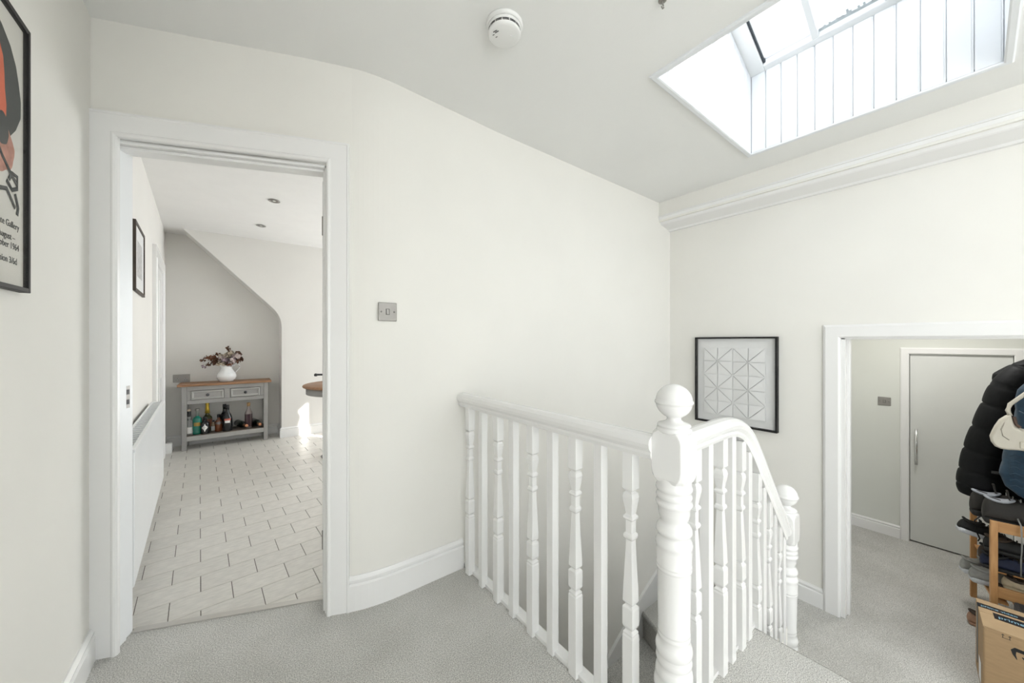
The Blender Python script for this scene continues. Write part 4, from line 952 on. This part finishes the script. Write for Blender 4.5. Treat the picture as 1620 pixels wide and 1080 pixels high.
GRY, CHAR, WHT, BK, NVY, LG, BEI, BRN = sm_('grey', (.030, .027, .024)), sm_('charcoal', (.011, .011, .011)), sm_('white', (.72, .74, .78)), sm_('black', (.008, .008, .009)), sm_('navy', (.008, .014, .045)), sm_('lightgrey', (.36, .36, .34)), sm_('beige', (.52, .43, .29)), sm_('tan', (.45, .26, .17))
PALE = sm_('pale_lining', (.42, .44, .48)); BROWN = sm_('brown', (.05, .033, .022))
def rk(x, y, z):   # rack-local to world
    return (RO[0] + math.cos(RA)*x - math.sin(RA)*y, RO[1] + math.sin(RA)*x + math.cos(RA)*y, ZL + z)
AZ = -90 + math.degrees(RA)        # toe pointing into the rack (-y)
shoe('dark grey leather sneaker on the top of the rack, nearest the front', rk(.050, .030, .657), AZ, GRY, CHAR, LG, PALE, L=.33, sole_h=.042, low=1.9, wide=1.25)
shoe('dark grey leather sneaker on the top of the rack, behind its twin', rk(.150, .060, .657), AZ+2, GRY, CHAR, LG, PALE, L=.33, sole_h=.042, low=1.9, wide=1.25)
shoe('black running shoe with thick white sole hanging off the middle shelf', rk(.235, .105, .505), AZ+10, BK, WHT, BK, BK, tilt=14, sole_h=.034, low=.9)
shoe('navy blue trainer squeezed on the middle shelf', rk(.07, .035, .372), AZ, NVY, BK, BK, BK, sole_h=.026)
shoe('black trainer lying on top of the navy trainer', rk(.085, .02, .475), AZ-4, BK, CHAR, BK, BROWN, sole_h=.026)
shoe('brown and black shoe behind the navy trainer', rk(.19, .02, .372), AZ+3, BROWN, BK, BK, BK)
shoe('pale grey running shoe on the bottom shelf at the back', rk(.30, .075, .208), AZ+14, LG, WHT, LG, LG, sole_h=.034)
shoe('pale grey running shoe on the bottom shelf beside its twin', rk(.195, .055, .208), AZ+8, LG, WHT, LG, LG, sole_h=.034)
shoe('beige canvas shoe on the bottom shelf behind the front rail', rk(.075, -.02, .21), AZ, BEI, BEI, BEI, BROWN, sole_h=.02, low=.75)
shoe('beige canvas shoe lying on top of its twin', rk(.085, -.05, .272), AZ-6, BEI, BEI, BEI, BROWN, sole_h=.02, low=.8)
shoe('tan slipper on the carpet under the rack', (3.66, .03, ZL), AZ, BRN, BRN, None, BROWN, sole_h=.018, low=.9)
# hanging laces of the front sneaker
lc = tag(MB().tube([rk(-.005, -.085, .73), rk(-.035, -.09, .70), rk(-.04, -.092, .60), rk(-.036, -.09, .50), rk(-.04, -.088, .41)], .0035, 7).build('shoelace', LG), 'long grey shoelace dangling from the top sneaker', 'shoelace')
lc2 = tag(MB().tube([rk(.10, .03, .67), rk(.09, .055, .64), rk(.10, .05, .58), rk(.12, .03, .52), rk(.13, .035, .50)], .0035, 7).build('shoelace', BK), 'black shoelace dangling beside the rack leg', 'shoelace')
# cardboard box -------------------------------------------------------
CARD = mat('cardboard', (.42, .28, .15), .8, noise=.12, nscale=14, stretch=(1, 1, 6)); CARDE = mat('cardboard_light', (.50, .35, .20), .8, noise=.1, nscale=14)
bx = thing('cardboard_box', 'brown cardboard parcel box with black tape and a curved arrow logo', 'box', (2.93, -.022, ZL), R(4.5))
BWX, BWY, BH = .285, -.42, .365
B(0, BWX, BWY, 0, 0, BH-.004).build('carton', CARD, bx, bevel=.006)
B(.0, BWX/2-.001, BWY, .0, BH-.004, BH).build('flap', CARDE, bx, bevel=.0015); B(BWX/2+.001, BWX, BWY, .0, BH-.004, BH).build('flap', CARDE, bx, bevel=.0015)
TAPE = mat('black_tape', (.018, .022, .028), .3); TXB = mat('tape_blue', (.30, .55, .70), .5); TXW = mat('tape_white', (.75, .75, .75), .5)
B(BWX/2-.030, BWX/2+.030, BWY*.98, -.045, BH, BH+.0008).build('tape', TAPE, bx)
B(BWX/2+.048, BWX/2+.092, -.15, .0005, BH, BH+.0008).build('tape', TAPE, bx)
B(BWX/2+.048, BWX/2+.092, -.0, .0012, BH-.30, BH).build('tape', TAPE, bx)
flatrot = orient((0, -1, 0), (1, 0, 0))
link('lettering', text_mesh('prime', .034), TXB, bx, (BWX/2-.012, -.058, BH+.001), rot=flatrot)
link('lettering', text_mesh('amazon', .034), TXW, bx, (BWX/2-.012, -.165, BH+.001), rot=flatrot)
link('lettering', text_mesh('prime video', .024), TXB, bx, (BWX/2+.062, -.01, BH+.001), rot=flatrot)
# front face print (faces -x): curved arrow and handling mark
fr = MB()
arrow = []
def strip(b, pts_, wd_):
    up_ = []; dn_ = []
    for i, (y, z) in enumerate(pts_):
        q = pts_[min(i+1, len(pts_)-1)]; p_ = pts_[max(i-1, 0)]; d = Vector((q[0]-p_[0], q[1]-p_[1])).normalized(); n_ = Vector((-d.y, d.x)); w2_ = wd_[i]/2
        up_.append((-.0008, y+n_.x*w2_, z+n_.y*w2_)); dn_.append((-.0008, y-n_.x*w2_, z-n_.y*w2_))
    for i in range(len(pts_)-1): b.add([up_[i], up_[i+1], dn_[i+1], dn_[i]], [(0, 1, 2, 3)])
strip(fr, [(-.098, .258), (-.090, .278), (-.088, .295), (-.094, .303), (-.115, .302), (-.15, .293), (-.20, .275)], [.002, .010, .016, .018, .016, .015, .015])
strip(fr, [(-.112, .278), (-.135, .258), (-.165, .215), (-.21, .17), (-.27, .14), (-.34, .15), (-.39, .18)], [.004, .018, .026, .030, .030, .024, .010])
fr.build('arrow_logo', mat('print_black', (.015, .015, .015), .6), bx)
hm = MB()
for y in (-.058, -.078): strip(hm, [(y, .340), (y, .355)], [.002, .002]); strip(hm, [(y-.004, .351), (y, .356), (y+.004, .351)], [.0022, .0022, .0022])
strip(hm, [(-.055, .339), (-.081, .339)], [.002, .002])
hm.build('handling_mark', MATS['print_black'], bx)
lb_ = MB(); lb_.add([(.06, .0012, .03), (.14, .0012, .03), (.14, .0012, .14), (.06, .0012, .14)], [(0, 1, 2, 3)]); lb_.build('address_label', PAPER, bx)
# slim black case behind the box
ca_ = thing('black_case', 'flat black case wedged between the box and the shoe rack', 'case', (3.30, -.14, ZL), R(6))
B(0, .12, -.30, 0, 0, .33).build('shell', DARK, ca_, bevel=.012); B(-.002, .122, -.30, 0, .24, .246).build('seam', mat('case_seam', (.12, .12, .12), .5), ca_, bevel=.001)
MB().tube([(.06, -.08, .33), (.06, -.08, .35), (.06, -.20, .35), (.06, -.20, .33)], .007, 8).build('handle', mat('case_grey', (.35, .35, .34), .4), ca_)
